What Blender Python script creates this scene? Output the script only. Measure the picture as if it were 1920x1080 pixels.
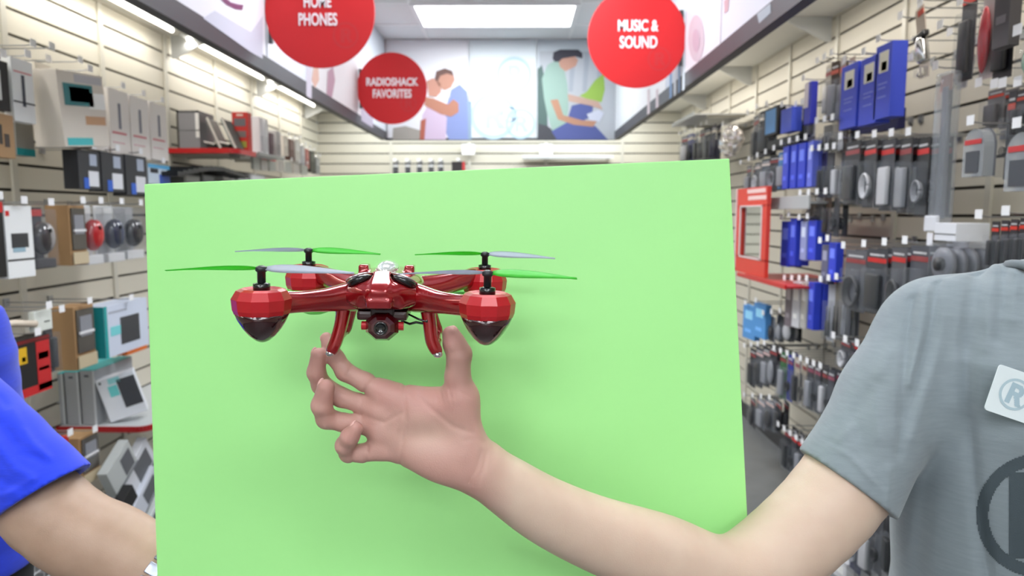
import bpy, bmesh, math, random
import numpy as np
from mathutils import Vector, Matrix, Quaternion
from mathutils.bvhtree import BVHTree

# ------------------------------------------------------------------ camera, world, lights, exposure
for o in list(bpy.data.objects): bpy.data.objects.remove(o)
SC = bpy.context.scene
COL = SC.collection
FPX = 1300.0
CAM_Z = 1.45
PITCH = math.atan((540 - 400) / FPX)
YAW = math.atan(8 / FPX)
camd = bpy.data.cameras.new('camera'); cam = bpy.data.objects.new('camera', camd); COL.objects.link(cam)
camd.sensor_width = 36.0; camd.lens = FPX / 1920 * 36.0; camd.clip_start = 0.02
cam.location = (0, 0, CAM_Z)
cam.rotation_euler = (math.pi / 2 - PITCH, 0, YAW)
camd.dof.use_dof = True; camd.dof.focus_distance = 0.66; camd.dof.aperture_fstop = 7.2
SC.camera = cam
world = bpy.data.worlds.new('world'); SC.world = world; world.use_nodes = True
world.node_tree.nodes['Background'].inputs[0].default_value = (0.85, 0.92, 1, 1)
world.node_tree.nodes['Background'].inputs[1].default_value = 0.4
SC.view_settings.view_transform = 'Standard'; SC.view_settings.look = 'None'
SC.view_settings.exposure = 0.0; SC.view_settings.gamma = 1.0; SC.view_settings.use_curve_mapping = False
try:
    SC.cycles.use_denoising = True
    SC.cycles.max_bounces = 6; SC.cycles.transparent_max_bounces = 12
    SC.cycles.sample_clamp_indirect = 6
except Exception: pass

XL, XR, YB, YF, CEIL = -2.0, 1.65, 7.1, -3.6, 3.0     # left wall, right wall, back wall, wall behind the camera, ceiling
VL, VR, VBY, VZ = -1.19, 0.90, 6.4, 2.11              # fascia planes of the sign band, its underside

def area(name, loc, sx, sy, power, col=(1, 1, 1), rot=(0, 0, 0), spread=None):
    l = bpy.data.lights.new(name, 'AREA'); l.shape = 'RECTANGLE'; l.size = sx; l.size_y = sy; l.energy = power; l.color = col
    if spread: l.spread = spread
    o = bpy.data.objects.new(name, l); COL.objects.link(o); o.location = loc; o.rotation_euler = rot
    return o
TROFFERS = [(-0.16, 5.62, 22), (-0.16, 3.4, 42), (-0.16, 1.4, 20), (-1.1, -1.0, 24), (0.8, -1.0, 24), (-1.1, -2.7, 44), (0.8, -2.7, 44)]
for (x, y, p) in TROFFERS: area('troffer_light', (x, y, CEIL - 0.035), 1.2, 0.55, p, (0.93, 0.97, 1))
for y in (0.6, 1.95, 3.3, 4.65, 5.95):
    area('tube_light', (-1.87, y, 2.425), 0.05, 1.15, 4.6, (1, 0.98, 0.94))
    area('tube_light', (1.30, y, 2.425), 0.05, 1.15, 5.2, (1, 0.95, 0.87))

for x in (-1.2, -0.17, 0.85): area('tube_light', (x, 6.72, 2.425), 0.9, 0.05, 7, (0.9, 0.97, 1))  # added lights under the back band, to brighten the back wall
# ------------------------------------------------------------------ picture helpers
_R = Vector((math.cos(YAW), math.sin(YAW), 0))
_F = Vector((-math.sin(YAW) * math.cos(PITCH), math.cos(YAW) * math.cos(PITCH), -math.sin(PITCH)))
_U = _R.cross(_F)
CAMP = Vector((0, 0, CAM_Z))
def at(px, py, d):                       # point seen at a pixel, at distance d along the view axis
    return CAMP + d * (_F + _R * ((px - 960) / FPX) + _U * ((540 - py) / FPX))
def ray(px, py): return _F + _R * ((px - 960) / FPX) + _U * ((540 - py) / FPX)
def on_x(px, py, X):
    r = ray(px, py); return CAMP + r * (X / r.x)
def on_y(px, py, Y):
    r = ray(px, py); return CAMP + r * (Y / r.y)

# ------------------------------------------------------------------ materials
def s2l(c):
    c = c / 255.0
    return c / 12.92 if c <= 0.04045 else ((c + 0.055) / 1.055) ** 2.4
_M = {}
def mat(rgb, rough=0.5, metal=0.0, alpha=1.0, coat=0.0, emit=0.0, bump=0.0, bscale=60, var=0.0, spec=0.5, sss=0.0, aniso=None):
    key = (tuple(rgb), rough, metal, alpha, coat, emit, bump, bscale, var, spec, sss, aniso)
    if key in _M: return _M[key]
    m = bpy.data.materials.new('paint_%d_%d_%d' % tuple(int(v) for v in rgb)); m.use_nodes = True
    nt = m.node_tree; b = nt.nodes['Principled BSDF']
    c = (s2l(rgb[0]), s2l(rgb[1]), s2l(rgb[2]), 1)
    b.inputs['Base Color'].default_value = c; b.inputs['Roughness'].default_value = rough
    b.inputs['Metallic'].default_value = metal; b.inputs['Alpha'].default_value = alpha
    b.inputs['Coat Weight'].default_value = coat; b.inputs['Coat Roughness'].default_value = 0.06
    b.inputs['Specular IOR Level'].default_value = spec
    if sss:
        b.inputs['Subsurface Weight'].default_value = sss
        b.inputs['Subsurface Radius'].default_value = (0.9, 0.35, 0.2); b.inputs['Subsurface Scale'].default_value = 0.006
    if emit:
        b.inputs['Emission Color'].default_value = c; b.inputs['Emission Strength'].default_value = emit
    if bump or var:
        tc = nt.nodes.new('ShaderNodeTexCoord'); n = nt.nodes.new('ShaderNodeTexNoise')
        mp = nt.nodes.new('ShaderNodeMapping'); nt.links.new(tc.outputs['Object'], mp.inputs[0])
        if aniso: mp.inputs['Scale'].default_value = aniso
        n.inputs['Scale'].default_value = bscale; n.inputs['Detail'].default_value = 4
        nt.links.new(mp.outputs[0], n.inputs['Vector'])
        if bump:
            bp = nt.nodes.new('ShaderNodeBump'); bp.inputs['Strength'].default_value = bump; bp.inputs['Distance'].default_value = 0.002
            nt.links.new(n.outputs['Fac'], bp.inputs['Height']); nt.links.new(bp.outputs[0], b.inputs['Normal'])
        if var:
            mx = nt.nodes.new('ShaderNodeMixRGB'); mx.inputs[1].default_value = c
            mx.inputs[2].default_value = tuple(v * (1 - var) for v in c[:3]) + (1,)
            nt.links.new(n.outputs['Fac'], mx.inputs[0]); nt.links.new(mx.outputs[0], b.inputs['Base Color'])
    _M[key] = m
    return m
def clear_mat(tint=(150, 156, 166), alpha=0.12, rough=0.08): return mat(tint, rough, 0, alpha, 0.25)

# ------------------------------------------------------------------ mesh helpers
class MB:
    """collects simple shapes, then links them as ONE mesh object"""
    def __init__(s): s.bm = bmesh.new(); s.smooth = False
    def poly(s, pts):
        s.bm.faces.new([s.bm.verts.new(Vector(p)) for p in pts]); return s
    def box(s, c, size, rot=None, bev=0.0):
        r = bmesh.ops.create_cube(s.bm, size=1.0)
        M = Matrix.Translation(Vector(c)) @ ((rot if rot else Matrix.Identity(3)).to_4x4()) @ Matrix.Diagonal((*size, 1))
        bmesh.ops.transform(s.bm, matrix=M, verts=r['verts'])
        if bev:
            es = list({e for v in r['verts'] for e in v.link_edges})
            bmesh.ops.bevel(s.bm, geom=es, offset=bev, segments=2, affect='EDGES', profile=0.6)
        return s
    def tube(s, pts, rad, n=8, caps=True):
        pts = [Vector(p) for p in pts]
        rads = rad if isinstance(rad, (list, tuple)) else [rad] * len(pts)
        rings = []; up = None
        for i, p in enumerate(pts):
            t = (pts[min(i + 1, len(pts) - 1)] - pts[max(i - 1, 0)]).normalized()
            if up is None:
                up = t.orthogonal().normalized()
            else:
                up = (up - t * up.dot(t)).normalized()
            w = t.cross(up)
            rings.append([s.bm.verts.new(p + rads[i] * (up * math.cos(2 * math.pi * k / n) + w * math.sin(2 * math.pi * k / n))) for k in range(n)])
        for a, b in zip(rings, rings[1:]):
            for k in range(n): s.bm.faces.new((a[k], a[(k + 1) % n], b[(k + 1) % n], b[k]))
        if caps: s.bm.faces.new(rings[0][::-1]); s.bm.faces.new(rings[-1])
        return s
    def lathe(s, prof, c=(0, 0, 0), n=24, R=None, sx=1.0, sy=1.0):
        """prof: list of (radius, z)"""
        R = R or Matrix.Identity(3); c = Vector(c); rings = []
        for (r, z) in prof:
            if r < 1e-6: rings.append([s.bm.verts.new(c + R @ Vector((0, 0, z)))])
            else: rings.append([s.bm.verts.new(c + R @ Vector((sx * r * math.cos(2 * math.pi * (k + .5) / n), sy * r * math.sin(2 * math.pi * (k + .5) / n), z))) for k in range(n)])
        for a, b in zip(rings, rings[1:]):
            for k in range(n):
                k2 = (k + 1) % n
                if len(a) == 1 and len(b) == 1: continue
                if len(a) == 1: s.bm.faces.new((a[0], b[k2], b[k]))
                elif len(b) == 1: s.bm.faces.new((a[k], a[k2], b[0]))
                else: s.bm.faces.new((a[k], a[k2], b[k2], b[k]))
        if len(rings[0]) > 1: s.bm.faces.new(rings[0][::-1])
        if len(rings[-1]) > 1: s.bm.faces.new(rings[-1])
        return s
    def ball(s, c, r, R=None, seg=16):
        q = bmesh.ops.create_uvsphere(s.bm, u_segments=seg, v_segments=max(6, seg // 2), radius=1.0)
        r = r if isinstance(r, (tuple, list)) else (r, r, r)
        M = Matrix.Translation(Vector(c)) @ ((R if R else Matrix.Identity(3)).to_4x4()) @ Matrix.Diagonal((*r, 1))
        bmesh.ops.transform(s.bm, matrix=M, verts=q['verts']); return s
    def prism(s, pts2, t, T=None):
        """outline in local x,z; front face at y=-t/2"""
        a = [Vector((x, -t / 2, z)) for x, z in pts2]; b = [Vector((x, t / 2, z)) for x, z in pts2]
        if T: a = [T @ v for v in a]; b = [T @ v for v in b]
        va = [s.bm.verts.new(v) for v in a]; vb = [s.bm.verts.new(v) for v in b]; n = len(va)
        s.bm.faces.new(va); s.bm.faces.new(vb[::-1])
        for k in range(n): s.bm.faces.new((va[k], vb[k], vb[(k + 1) % n], va[(k + 1) % n]))
        return s
    def build(s, name, m, parent=None, smooth=False):
        bmesh.ops.recalc_face_normals(s.bm, faces=s.bm.faces)
        me = bpy.data.meshes.new(name); s.bm.to_mesh(me); s.bm.free()
        if smooth:
            for p in me.polygons: p.use_smooth = True
        me.materials.append(m)
        o = bpy.data.objects.new(name, me); COL.objects.link(o)
        if parent: o.parent = parent
        return o
def tag(o, label=None, cat=None, group=None, kind=None):
    if label: o['label'] = label
    if cat: o['category'] = cat
    if group: o['group'] = group
    if kind: o['kind'] = kind
    return o
def empty(name, loc, rot=(0, 0, 0), label=None, cat=None, group=None):
    o = bpy.data.objects.new(name, None); COL.objects.link(o); o.location = loc; o.rotation_euler = rot
    o.empty_display_size = 0.05
    return tag(o, label, cat, group)
def copy_tree(o, parent=None):
    c = o.copy(); COL.objects.link(c); c.parent = parent
    for ch in list(o.children): copy_tree(ch, c)
    return c
def struct(o): o['kind'] = 'structure'; return o
def text_mesh(txt, size, m, name, parent, loc, rot, sx=1.0, depth=0.001, bold=0.0, align='CENTER'):
    cu = bpy.data.curves.new(name, 'FONT'); cu.body = txt; cu.size = size; cu.align_x = align; cu.align_y = 'CENTER'
    cu.extrude = depth; cu.offset = bold; cu.resolution_u = 6
    t = bpy.data.objects.new('tmp', cu); COL.objects.link(t)
    bpy.context.view_layer.update()
    me = bpy.data.meshes.new_from_object(t.evaluated_get(bpy.context.evaluated_depsgraph_get()))
    bpy.data.objects.remove(t); bpy.data.curves.remove(cu)
    me.materials.clear(); me.materials.append(m); me.name = name
    for v in me.vertices: v.co.x *= sx
    o = bpy.data.objects.new(name, me); COL.objects.link(o)
    if parent: o.parent = parent
    o.location = loc; o.rotation_euler = rot
    return o

# ------------------------------------------------------------------ implicit surfaces (organic shapes as one continuous skin)
def axis(*segs):
    out = []
    for a, b, st in segs:
        n = max(1, int(round((b - a) / st))); out += list(np.linspace(a, b, n, endpoint=False))
    out.append(segs[-1][1]); return np.array(out, np.float32)
class Field:
    def __init__(s, ax, ay, az):
        s.x, s.y, s.z = ax, ay, az; s.F = np.full((len(ax), len(ay), len(az)), 1.0, np.float32)
    def sl(s, lo, hi):
        r = []
        for a, l, h in zip((s.x, s.y, s.z), lo, hi):
            i = max(0, int(np.searchsorted(a, l)) - 1); j = min(len(a), int(np.searchsorted(a, h)) + 1); r.append(slice(i, max(j, i)))
        return tuple(r)
    def grid(s, q):
        return (s.x[q[0]][:, None, None], s.y[q[1]][None, :, None], s.z[q[2]][None, None, :])
    def put(s, q, d, k, op='u'):
        a = s.F[q]
        d = d.astype(np.float32)
        if op == 'u': h = np.maximum(k - np.abs(a - d), 0) / k if k > 0 else 0; s.F[q] = np.minimum(a, d) - h * h * k * 0.25
        else: h = np.maximum(k - np.abs(a + d), 0) / k if k > 0 else 0; s.F[q] = np.maximum(a, -d) + h * h * k * 0.25
    def cone(s, a, b, ra, rb, k=0.006, op='u', m=None):
        a = Vector(a); b = Vector(b); R = max(ra, rb) + (m or max(k, 0.012)) + 0.012
        q = s.sl([min(a[i], b[i]) - R for i in range(3)], [max(a[i], b[i]) + R for i in range(3)])
        if s.F[q].size == 0: return s
        X, Y, Z = s.grid(q); d = b - a; L2 = max(d.length_squared, 1e-12)
        px, py, pz = X - a.x, Y - a.y, Z - a.z
        h = np.clip((px * d.x + py * d.y + pz * d.z) / L2, 0, 1)
        D = np.sqrt((px - h * d.x) ** 2 + (py - h * d.y) ** 2 + (pz - h * d.z) ** 2) - (ra + (rb - ra) * h)
        s.put(q, D, k, op); return s
    def spl(s, pts, k=0.004, n=6):
        P_ = [pts[0]] + list(pts) + [pts[-1]]; out = []
        for i in range(1, len(P_) - 2):
            for j in range(n):
                t = j / n; c = [(-t + 2 * t * t - t ** 3) / 2, (2 - 5 * t * t + 3 * t ** 3) / 2, (t + 4 * t * t - 3 * t ** 3) / 2, (t ** 3 - t * t) / 2]
                out.append((sum((Vector(P_[i - 1 + m][0]) * c[m] for m in range(4)), Vector()), sum(P_[i - 1 + m][1] * c[m] for m in range(4))))
        out.append((Vector(pts[-1][0]), pts[-1][1])); return s.chain(out, k)
    def chain(s, pts, k=0.006, op='u'):
        for (a, ra), (b, rb) in zip(pts, pts[1:]): s.cone(a, b, ra, rb, k, op)
        return s
    def ell(s, c, r, R=None, k=0.006, op='u'):
        c = Vector(c); M = max(r) + max(k, 0.012) + 0.012
        q = s.sl([c[i] - M for i in range(3)], [c[i] + M for i in range(3)])
        if s.F[q].size == 0: return s
        X, Y, Z = s.grid(q); px, py, pz = X - c.x, Y - c.y, Z - c.z
        if R is not None:
            Rt = R.transposed()
            px, py, pz = (Rt[i][0] * px + Rt[i][1] * py + Rt[i][2] * pz for i in range(3))
        k0 = np.sqrt((px / r[0]) ** 2 + (py / r[1]) ** 2 + (pz / r[2]) ** 2)
        k1 = np.sqrt((px / r[0] ** 2) ** 2 + (py / r[1] ** 2) ** 2 + (pz / r[2] ** 2) ** 2)
        s.put(q, k0 * (k0 - 1) / np.maximum(k1, 1e-6), k, op); return s
    def rbox(s, c, hs, rr, R=None, k=0.004, op='u'):
        c = Vector(c); M = math.sqrt(sum(v * v for v in hs)) + max(k, 0.01) + 0.01
        q = s.sl([c[i] - M for i in range(3)], [c[i] + M for i in range(3)])
        if s.F[q].size == 0: return s
        X, Y, Z = s.grid(q); px, py, pz = X - c.x, Y - c.y, Z - c.z
        if R is not None:
            Rt = R.transposed()
            px, py, pz = (Rt[i][0] * px + Rt[i][1] * py + Rt[i][2] * pz for i in range(3))
        ax, ay, az = np.abs(px) - hs[0] + rr, np.abs(py) - hs[1] + rr, np.abs(pz) - hs[2] + rr
        D = np.sqrt(np.maximum(ax, 0) ** 2 + np.maximum(ay, 0) ** 2 + np.maximum(az, 0) ** 2) + np.minimum(np.maximum(ax, np.maximum(ay, az)), 0) - rr
        s.put(q, D, k, op); return s
    def column(s, cx, cy, prof, k=0.02, yaw=0.0, pw=2.3):
        """elliptic trunk; prof rows: z, half width, half depth, dy"""
        zs = [p[0] for p in prof]
        q = s.sl([cx - .5, cy - .5, zs[0] - .05], [cx + .5, cy + .5, zs[-1] + .05])
        X, Y, Z = s.grid(q)
        a = np.interp(Z, zs, [p[1] for p in prof]); b = np.interp(Z, zs, [p[2] for p in prof]); dy = np.interp(Z, zs, [p[3] for p in prof])
        c_, s_ = math.cos(yaw), math.sin(yaw)
        px, py = (X - cx) * c_ + (Y - cy - dy) * s_, -(X - cx) * s_ + (Y - cy - dy) * c_
        D = ((np.abs(px / a) ** pw + np.abs(py / b) ** pw) ** (1 / pw) - 1) * np.minimum(a, b)
        D = np.maximum(D, np.maximum(zs[0] - Z, Z - zs[-1]))
        s.put(q, D, k); return s
    def clip(s, p, n):
        """keep the side of plane (p, n) opposite to n"""
        X, Y, Z = s.grid((slice(None),) * 3)
        s.F = np.maximum(s.F, ((X - p[0]) * n[0] + (Y - p[1]) * n[1] + (Z - p[2]) * n[2]).astype(np.float32)); return s
    def mesh(s, name, m, parent=None, loc=None, smooth=3):
        F = s.F; I = F < 0; nx, ny, nz = F.shape
        cnt = np.zeros((nx - 1, ny - 1, nz - 1), np.uint8)
        for dx in (0, 1):
            for dy in (0, 1):
                for dz in (0, 1): cnt += I[dx:nx - 1 + dx, dy:ny - 1 + dy, dz:nz - 1 + dz]
        act = (cnt > 0) & (cnt < 8); ci, cj, ck = np.nonzero(act)
        idx = np.full(act.shape, -1, np.int32); idx[ci, cj, ck] = np.arange(len(ci))
        acc = np.zeros((len(ci), 3)); num = np.zeros(len(ci)); A = (s.x, s.y, s.z)
        cs = [(a, b, c) for a in (0, 1) for b in (0, 1) for c in (0, 1)]
        for p in cs:
            for ax_ in range(3):
                if p[ax_]: continue
                r = list(p); r[ax_] = 1
                f0 = F[ci + p[0], cj + p[1], ck + p[2]]; f1 = F[ci + r[0], cj + r[1], ck + r[2]]
                cr = (f0 < 0) != (f1 < 0); t = np.where(cr, f0 / np.where(cr, f0 - f1, 1), 0)
                base = [A[0][ci + p[0]], A[1][cj + p[1]], A[2][ck + p[2]]]; far = [A[0][ci + r[0]], A[1][cj + r[1]], A[2][ck + r[2]]]
                for a in range(3): acc[:, a] += np.where(cr, base[a] + t * (far[a] - base[a]), 0)
                num += cr
        V = acc / num[:, None]
        quads = []
        for ax_ in range(3):
            sh = [slice(1, -1)] * 3; sh[ax_] = slice(0, -1); s2 = list(sh); s2[ax_] = slice(1, None)
            a = I[tuple(sh)]; b = I[tuple(s2)]
            e = np.nonzero(a != b); flip = a[e]
            off = [1, 1, 1]; off[ax_] = 0
            g = [e[0] + off[0], e[1] + off[1], e[2] + off[2]]
            u, v = [(1, 2), (2, 0), (0, 1)][ax_]
            def cell(du, dv):
                h = [g[0].copy(), g[1].copy(), g[2].copy()]; h[u] -= du; h[v] -= dv
                return idx[h[0], h[1], h[2]]
            c0, c1, c2, c3 = cell(1, 1), cell(0, 1), cell(0, 0), cell(1, 0)
            q = np.stack([c0, c1, c2, c3], 1); q[~flip] = q[~flip][:, ::-1]
            quads.append(q)
        Q = np.concatenate(quads); Q = Q[(Q >= 0).all(1)]
        me = bpy.data.meshes.new(name)
        me.vertices.add(len(V)); me.vertices.foreach_set('co', V.astype(np.float32).ravel())
        me.loops.add(Q.size); me.loops.foreach_set('vertex_index', Q.astype(np.int32).ravel())
        me.polygons.add(len(Q)); me.polygons.foreach_set('loop_start', np.arange(0, Q.size, 4, dtype=np.int32))
        try: me.polygons.foreach_set('loop_total', np.full(len(Q), 4, np.int32))
        except Exception: pass
        me.update(calc_edges=True); me.validate()
        me.polygons.foreach_set('use_smooth', np.ones(len(me.polygons), bool))
        me.materials.append(m)
        o = bpy.data.objects.new(name, me); COL.objects.link(o)
        if smooth: md = o.modifiers.new('smooth', 'SMOOTH'); md.factor = .5; md.iterations = smooth
        if loc is not None:
            me.transform(Matrix.Translation(-Vector(loc))); o.location = loc
        if parent: o.parent = parent
        return o

# ------------------------------------------------------------------ the room
def slat_mat():
    m = bpy.data.materials.new('slatwall_board'); m.use_nodes = True; nt = m.node_tree; b = nt.nodes['Principled BSDF']
    tc = nt.nodes.new('ShaderNodeTexCoord'); n = nt.nodes.new('ShaderNodeTexNoise'); n.inputs['Scale'].default_value = 3
    nt.links.new(tc.outputs['Object'], n.inputs['Vector'])
    mx = nt.nodes.new('ShaderNodeMixRGB'); mx.inputs[1].default_value = (s2l(218), s2l(212), s2l(196), 1); mx.inputs[2].default_value = (s2l(206), s2l(200), s2l(186), 1)
    nt.links.new(n.outputs['Fac'], mx.inputs[0]); nt.links.new(mx.outputs[0], b.inputs['Base Color']); b.inputs['Roughness'].default_value = 0.45
    return m
M_slat = slat_mat(); M_groove = mat((70, 66, 60), 0.7); M_white = mat((240, 242, 244), 0.5); M_steel = mat((170, 172, 175), 0.3, 0.9)
M_stand = mat((206, 202, 190), .4, .1); M_fascia = mat((66, 67, 72), 0.5)

mb = MB(); mb.box((-0.175, 1.75, -0.025), (3.85, 10.9, 0.05))
struct(mb.build('floor', mat((118, 120, 122), 0.35, bump=0.1, bscale=8, var=0.35)))
mb = MB(); mb.box((-0.175, 1.75, CEIL + 0.025), (3.85, 10.9, 0.05)); struct(mb.build('ceiling', mat((232, 234, 236), 0.8, bump=0.3, bscale=40)))
mb = MB()
for i in range(-6, 12):
    y = 5.3 + 0.61 * (i - 6); 
    if YF < y < YB: mb.box((-0.175, y, CEIL - 0.004), (3.65, 0.025, 0.008))
for x in (-1.38, -0.79, 0.47, 1.08): mb.box((x, 1.75, CEIL - 0.0045), (0.025, 10.7, 0.009))
struct(mb.build('trim_1', mat((244, 245, 246), 0.5)))

def slatwall(name, org, along, out, length, z0=0.12, z1=2.47, pitch=0.1016):
    """board with real horizontal grooves: slats proud of a dark backing"""
    org = Vector(org); along = Vector(along); out = Vector(out)
    R = Matrix((along, out, Vector((0, 0, 1)))).transposed()
    b = MB(); c = org + along * length / 2
    b.box(c - out * 0.03 + Vector((0, 0, CEIL / 2)), (length, 0.04, CEIL), R)
    w = struct(b.build(name, M_groove))
    s = MB(); z = z0
    while z + pitch <= z1 + .03:
        s.box(c - out * 0.004 + Vector((0, 0, z + pitch / 2)), (length, 0.012, pitch - 0.012), R); z += pitch
    s.box(c - out * 0.004 + Vector((0, 0, (z + CEIL) / 2)), (length, 0.012, CEIL - z), R)
    s.box(c - out * 0.004 + Vector((0, 0, z0 / 2)), (length, 0.012, z0), R)
    struct(s.build(name + '_slats', M_slat, w))
    return w
def standards(name, xs_fn, ys):
    for i, y in enumerate(ys):
        p, dx = xs_fn(y); m = MB(); m.box((p[0] + dx[0] * 0.006, p[1] + dx[1] * 0.006, 1.25), (0.012 + abs(dx[1]) * .018, 0.012 + abs(dx[0]) * 0.018, 2.4))
        struct(m.build('trim_%d' % (10 + i + (30 if name == 'r' else 60 if name == 'b' else 0)), M_stand))
ZS = 0.12 + 0.0  # groove phase
slatwall('wall_left', (XL, YF, 0), (0, 1, 0), (1, 0, 0), YB - YF)
slatwall('wall_right', (XR, YF, 0), (0, 1, 0), (-1, 0, 0), YB - YF)
slatwall('wall_back', (XL, YB, 0), (1, 0, 0), (0, -1, 0), XR - XL)
mb = MB(); mb.box((-0.175, YF - 0.03, CEIL / 2), (3.7, 0.04, CEIL)); struct(mb.build('wall_front', mat((226, 226, 224), 0.7)))
ys_l = [0.6, 1.4] + [on_x(px, 300, XL).y for px in (22, 200, 317, 408, 475, 525, 565)]
standards('l', lambda y: ((XL, y), (1, 0)), ys_l)
ys_r = [0.7, 1.3] + [on_x(px, 300, XR).y for px in (1862, 1685, 1562, 1476, 1415, 1366, 1330, 1300)]
standards('r', lambda y: ((XR, y), (-1, 0)), ys_r)
xs_b = [on_y(px, 280, YB).x for px in (733, 880, 1024, 1167)]
standards('b', lambda x: ((x, YB), (0, -1)), xs_b)
for nm, c, sz in (('baseboard_left', (XL + .008, 1.75, .05), (.014, 10.7, .1)), ('baseboard_right', (XR - .008, 1.75, .05), (.014, 10.7, .1)), ('baseboard_back', (-.175, YB - .008, .05), (3.62, .014, .1))):
    mb = MB(); mb.box(c, sz); struct(mb.build(nm, mat((60, 60, 62), .5)))

# sign band: hollow soffit box whose lit underside sits above the fascia rail
UZ = 2.465
def soffit(name, lo, hi):
    mb = MB(); mb.box([(a + b) / 2 for a, b in zip(lo, hi)], [b - a for a, b in zip(lo, hi)]); return struct(mb.build(name, mat((236, 234, 226), 0.6)))
soffit('trim_90', (XL, YF, UZ), (VL - .03, YB, UZ + .02)); soffit('trim_91', (VR + .03, YF, UZ), (XR, YB, UZ + .02)); soffit('trim_92', (VL - .03, VBY + .03, UZ), (VR + .03, YB, UZ + .02))
# fascia rails (grey metal edge) and backing of the graphics
for nm, lo, hi in (('trim_93', (VL - .035, YF, VZ), (VL + .012, VBY, VZ + .075)), ('trim_94', (VR - .012, YF, VZ), (VR + .035, VBY, VZ + .075)), ('trim_95', (VL, VBY - .012, VZ), (VR, VBY + .035, VZ + .02))):
    mb = MB(); mb.box([(a + b) / 2 for a, b in zip(lo, hi)], [b - a for a, b in zip(lo, hi)]); struct(mb.build(nm, M_fascia))
for nm, lo, hi in (('trim_96', (VL - .03, YF, VZ + .06), (VL - .012, VBY, CEIL)), ('trim_97', (VR + .012, YF, VZ + .06), (VR + .03, VBY, CEIL)), ('trim_98', (VL - .03, VBY + .012, VZ + .02), (VR + .03, VBY + .03, CEIL))):
    mb = MB(); mb.box([(a + b) / 2 for a, b in zip(lo, hi)], [b - a for a, b in zip(lo, hi)]); struct(mb.build(nm, M_white))
# brackets under the band
def bracket(y, side):
    X, s = (XL, 1) if side == 'l' else (XR, -1)
    m = MB(); pts = [(0, 0), (0.24, 0), (0.24, -0.015), (0.025, -0.125), (0, -0.125)]
    a = [Vector((X + s * p[0] + s * .012, y - .006, UZ - .002 + p[1])) for p in pts]; b = [v + Vector((0, .012, 0)) for v in a]
    m.poly(a); m.poly(b)
    for k in range(5): m.poly((a[k], a[(k + 1) % 5], b[(k + 1) % 5], b[k]))
    return m.build('shelf_bracket', mat((205, 206, 204), .4))
ordn = ['first', 'second', 'third', 'fourth', 'fifth', 'sixth', 'seventh', 'eighth', 'ninth', 'tenth', 'eleventh', 'twelfth']
for i, px in enumerate((317, 475, 565)):
    tag(bracket(on_x(px, 80, XL).y, 'l'), 'pale triangular bracket under the left sign band, %s from the camera' % ordn[i], 'bracket', 'brackets under the left sign band')
for i, px in enumerate((1562, 1415, 1330)):
    tag(bracket(on_x(px, 80, XR).y, 'r'), 'cream triangular bracket under the right sign band, %s from the camera' % ordn[i], 'bracket', 'brackets under the right sign band')
# fluorescent tube fixtures over the walls
for k, y in enumerate((0.6, 1.95, 3.3, 4.65, 5.95)):
    for side, x in (('left', -1.87), ('right', 1.30)):
        e = empty('tube_lamp', (x, y, UZ), (0, 0, 0), 'slim fluorescent tube lamp over the %s shelves, %s along the wall from the camera' % (side, ordn[k]), 'lamp', 'tube lamps over the %s shelves' % side)
        MB().box((0, 0, -.008), (.07, 1.22, .014)).build('housing', M_white, e)
        em = mat((255, 250, 238), .5, emit=5.0 if side == 'left' else 1.6)
        MB().tube([(0.0, -.58, -.028), (0.0, .58, -.028)], 0.012, 10).build('tube', em, e, True)
for k, x in enumerate((-1.2, -0.17, 0.85)):  # back fixtures are added ones, there to brighten the back wall
    e = empty('tube_lamp', (x, 6.72, UZ), (0, 0, 0), 'slim tube lamp added under the back band to brighten the wall, %s from the left' % ordn[k], 'lamp', 'tube lamps over the back shelves')
    MB().box((0, 0, -.008), (.92, .07, .014)).build('housing', M_white, e); MB().tube([(-.44, 0, -.028), (.44, 0, -.028)], 0.012, 10).build('tube', mat((240, 250, 255), .5, emit=4.0), e, True)
# ceiling troffers
for k, (x, y, p) in enumerate(TROFFERS):
    lab = ['bright recessed ceiling light panel in front of the back posters', 'recessed ceiling light panel halfway down the aisle', 'recessed ceiling light panel above the drone', 'recessed ceiling light panel just behind the camera to the left', 'recessed ceiling light panel just behind the camera to the right', 'recessed ceiling light panel far behind the camera to the left', 'recessed ceiling light panel far behind the camera to the right'][k]
    e = empty('ceiling_light', (x, y, CEIL), (0, 0, 0), lab, 'ceiling light', 'ceiling light panels')
    f = MB()
    for dx, dy, sx, sy in ((0, -.3, 1.26, .03), (0, .3, 1.26, .03), (-.615, 0, .03, .57), (.615, 0, .03, .57)): f.box((dx, dy, -.012), (sx, sy, .022))
    f.build('frame', M_white, e)
    MB().box((0, 0, -.006), (1.2, .57, .01)).build('diffuser', mat((250, 253, 255), .5, emit=9.0 if k == 0 else 4.0), e)

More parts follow.
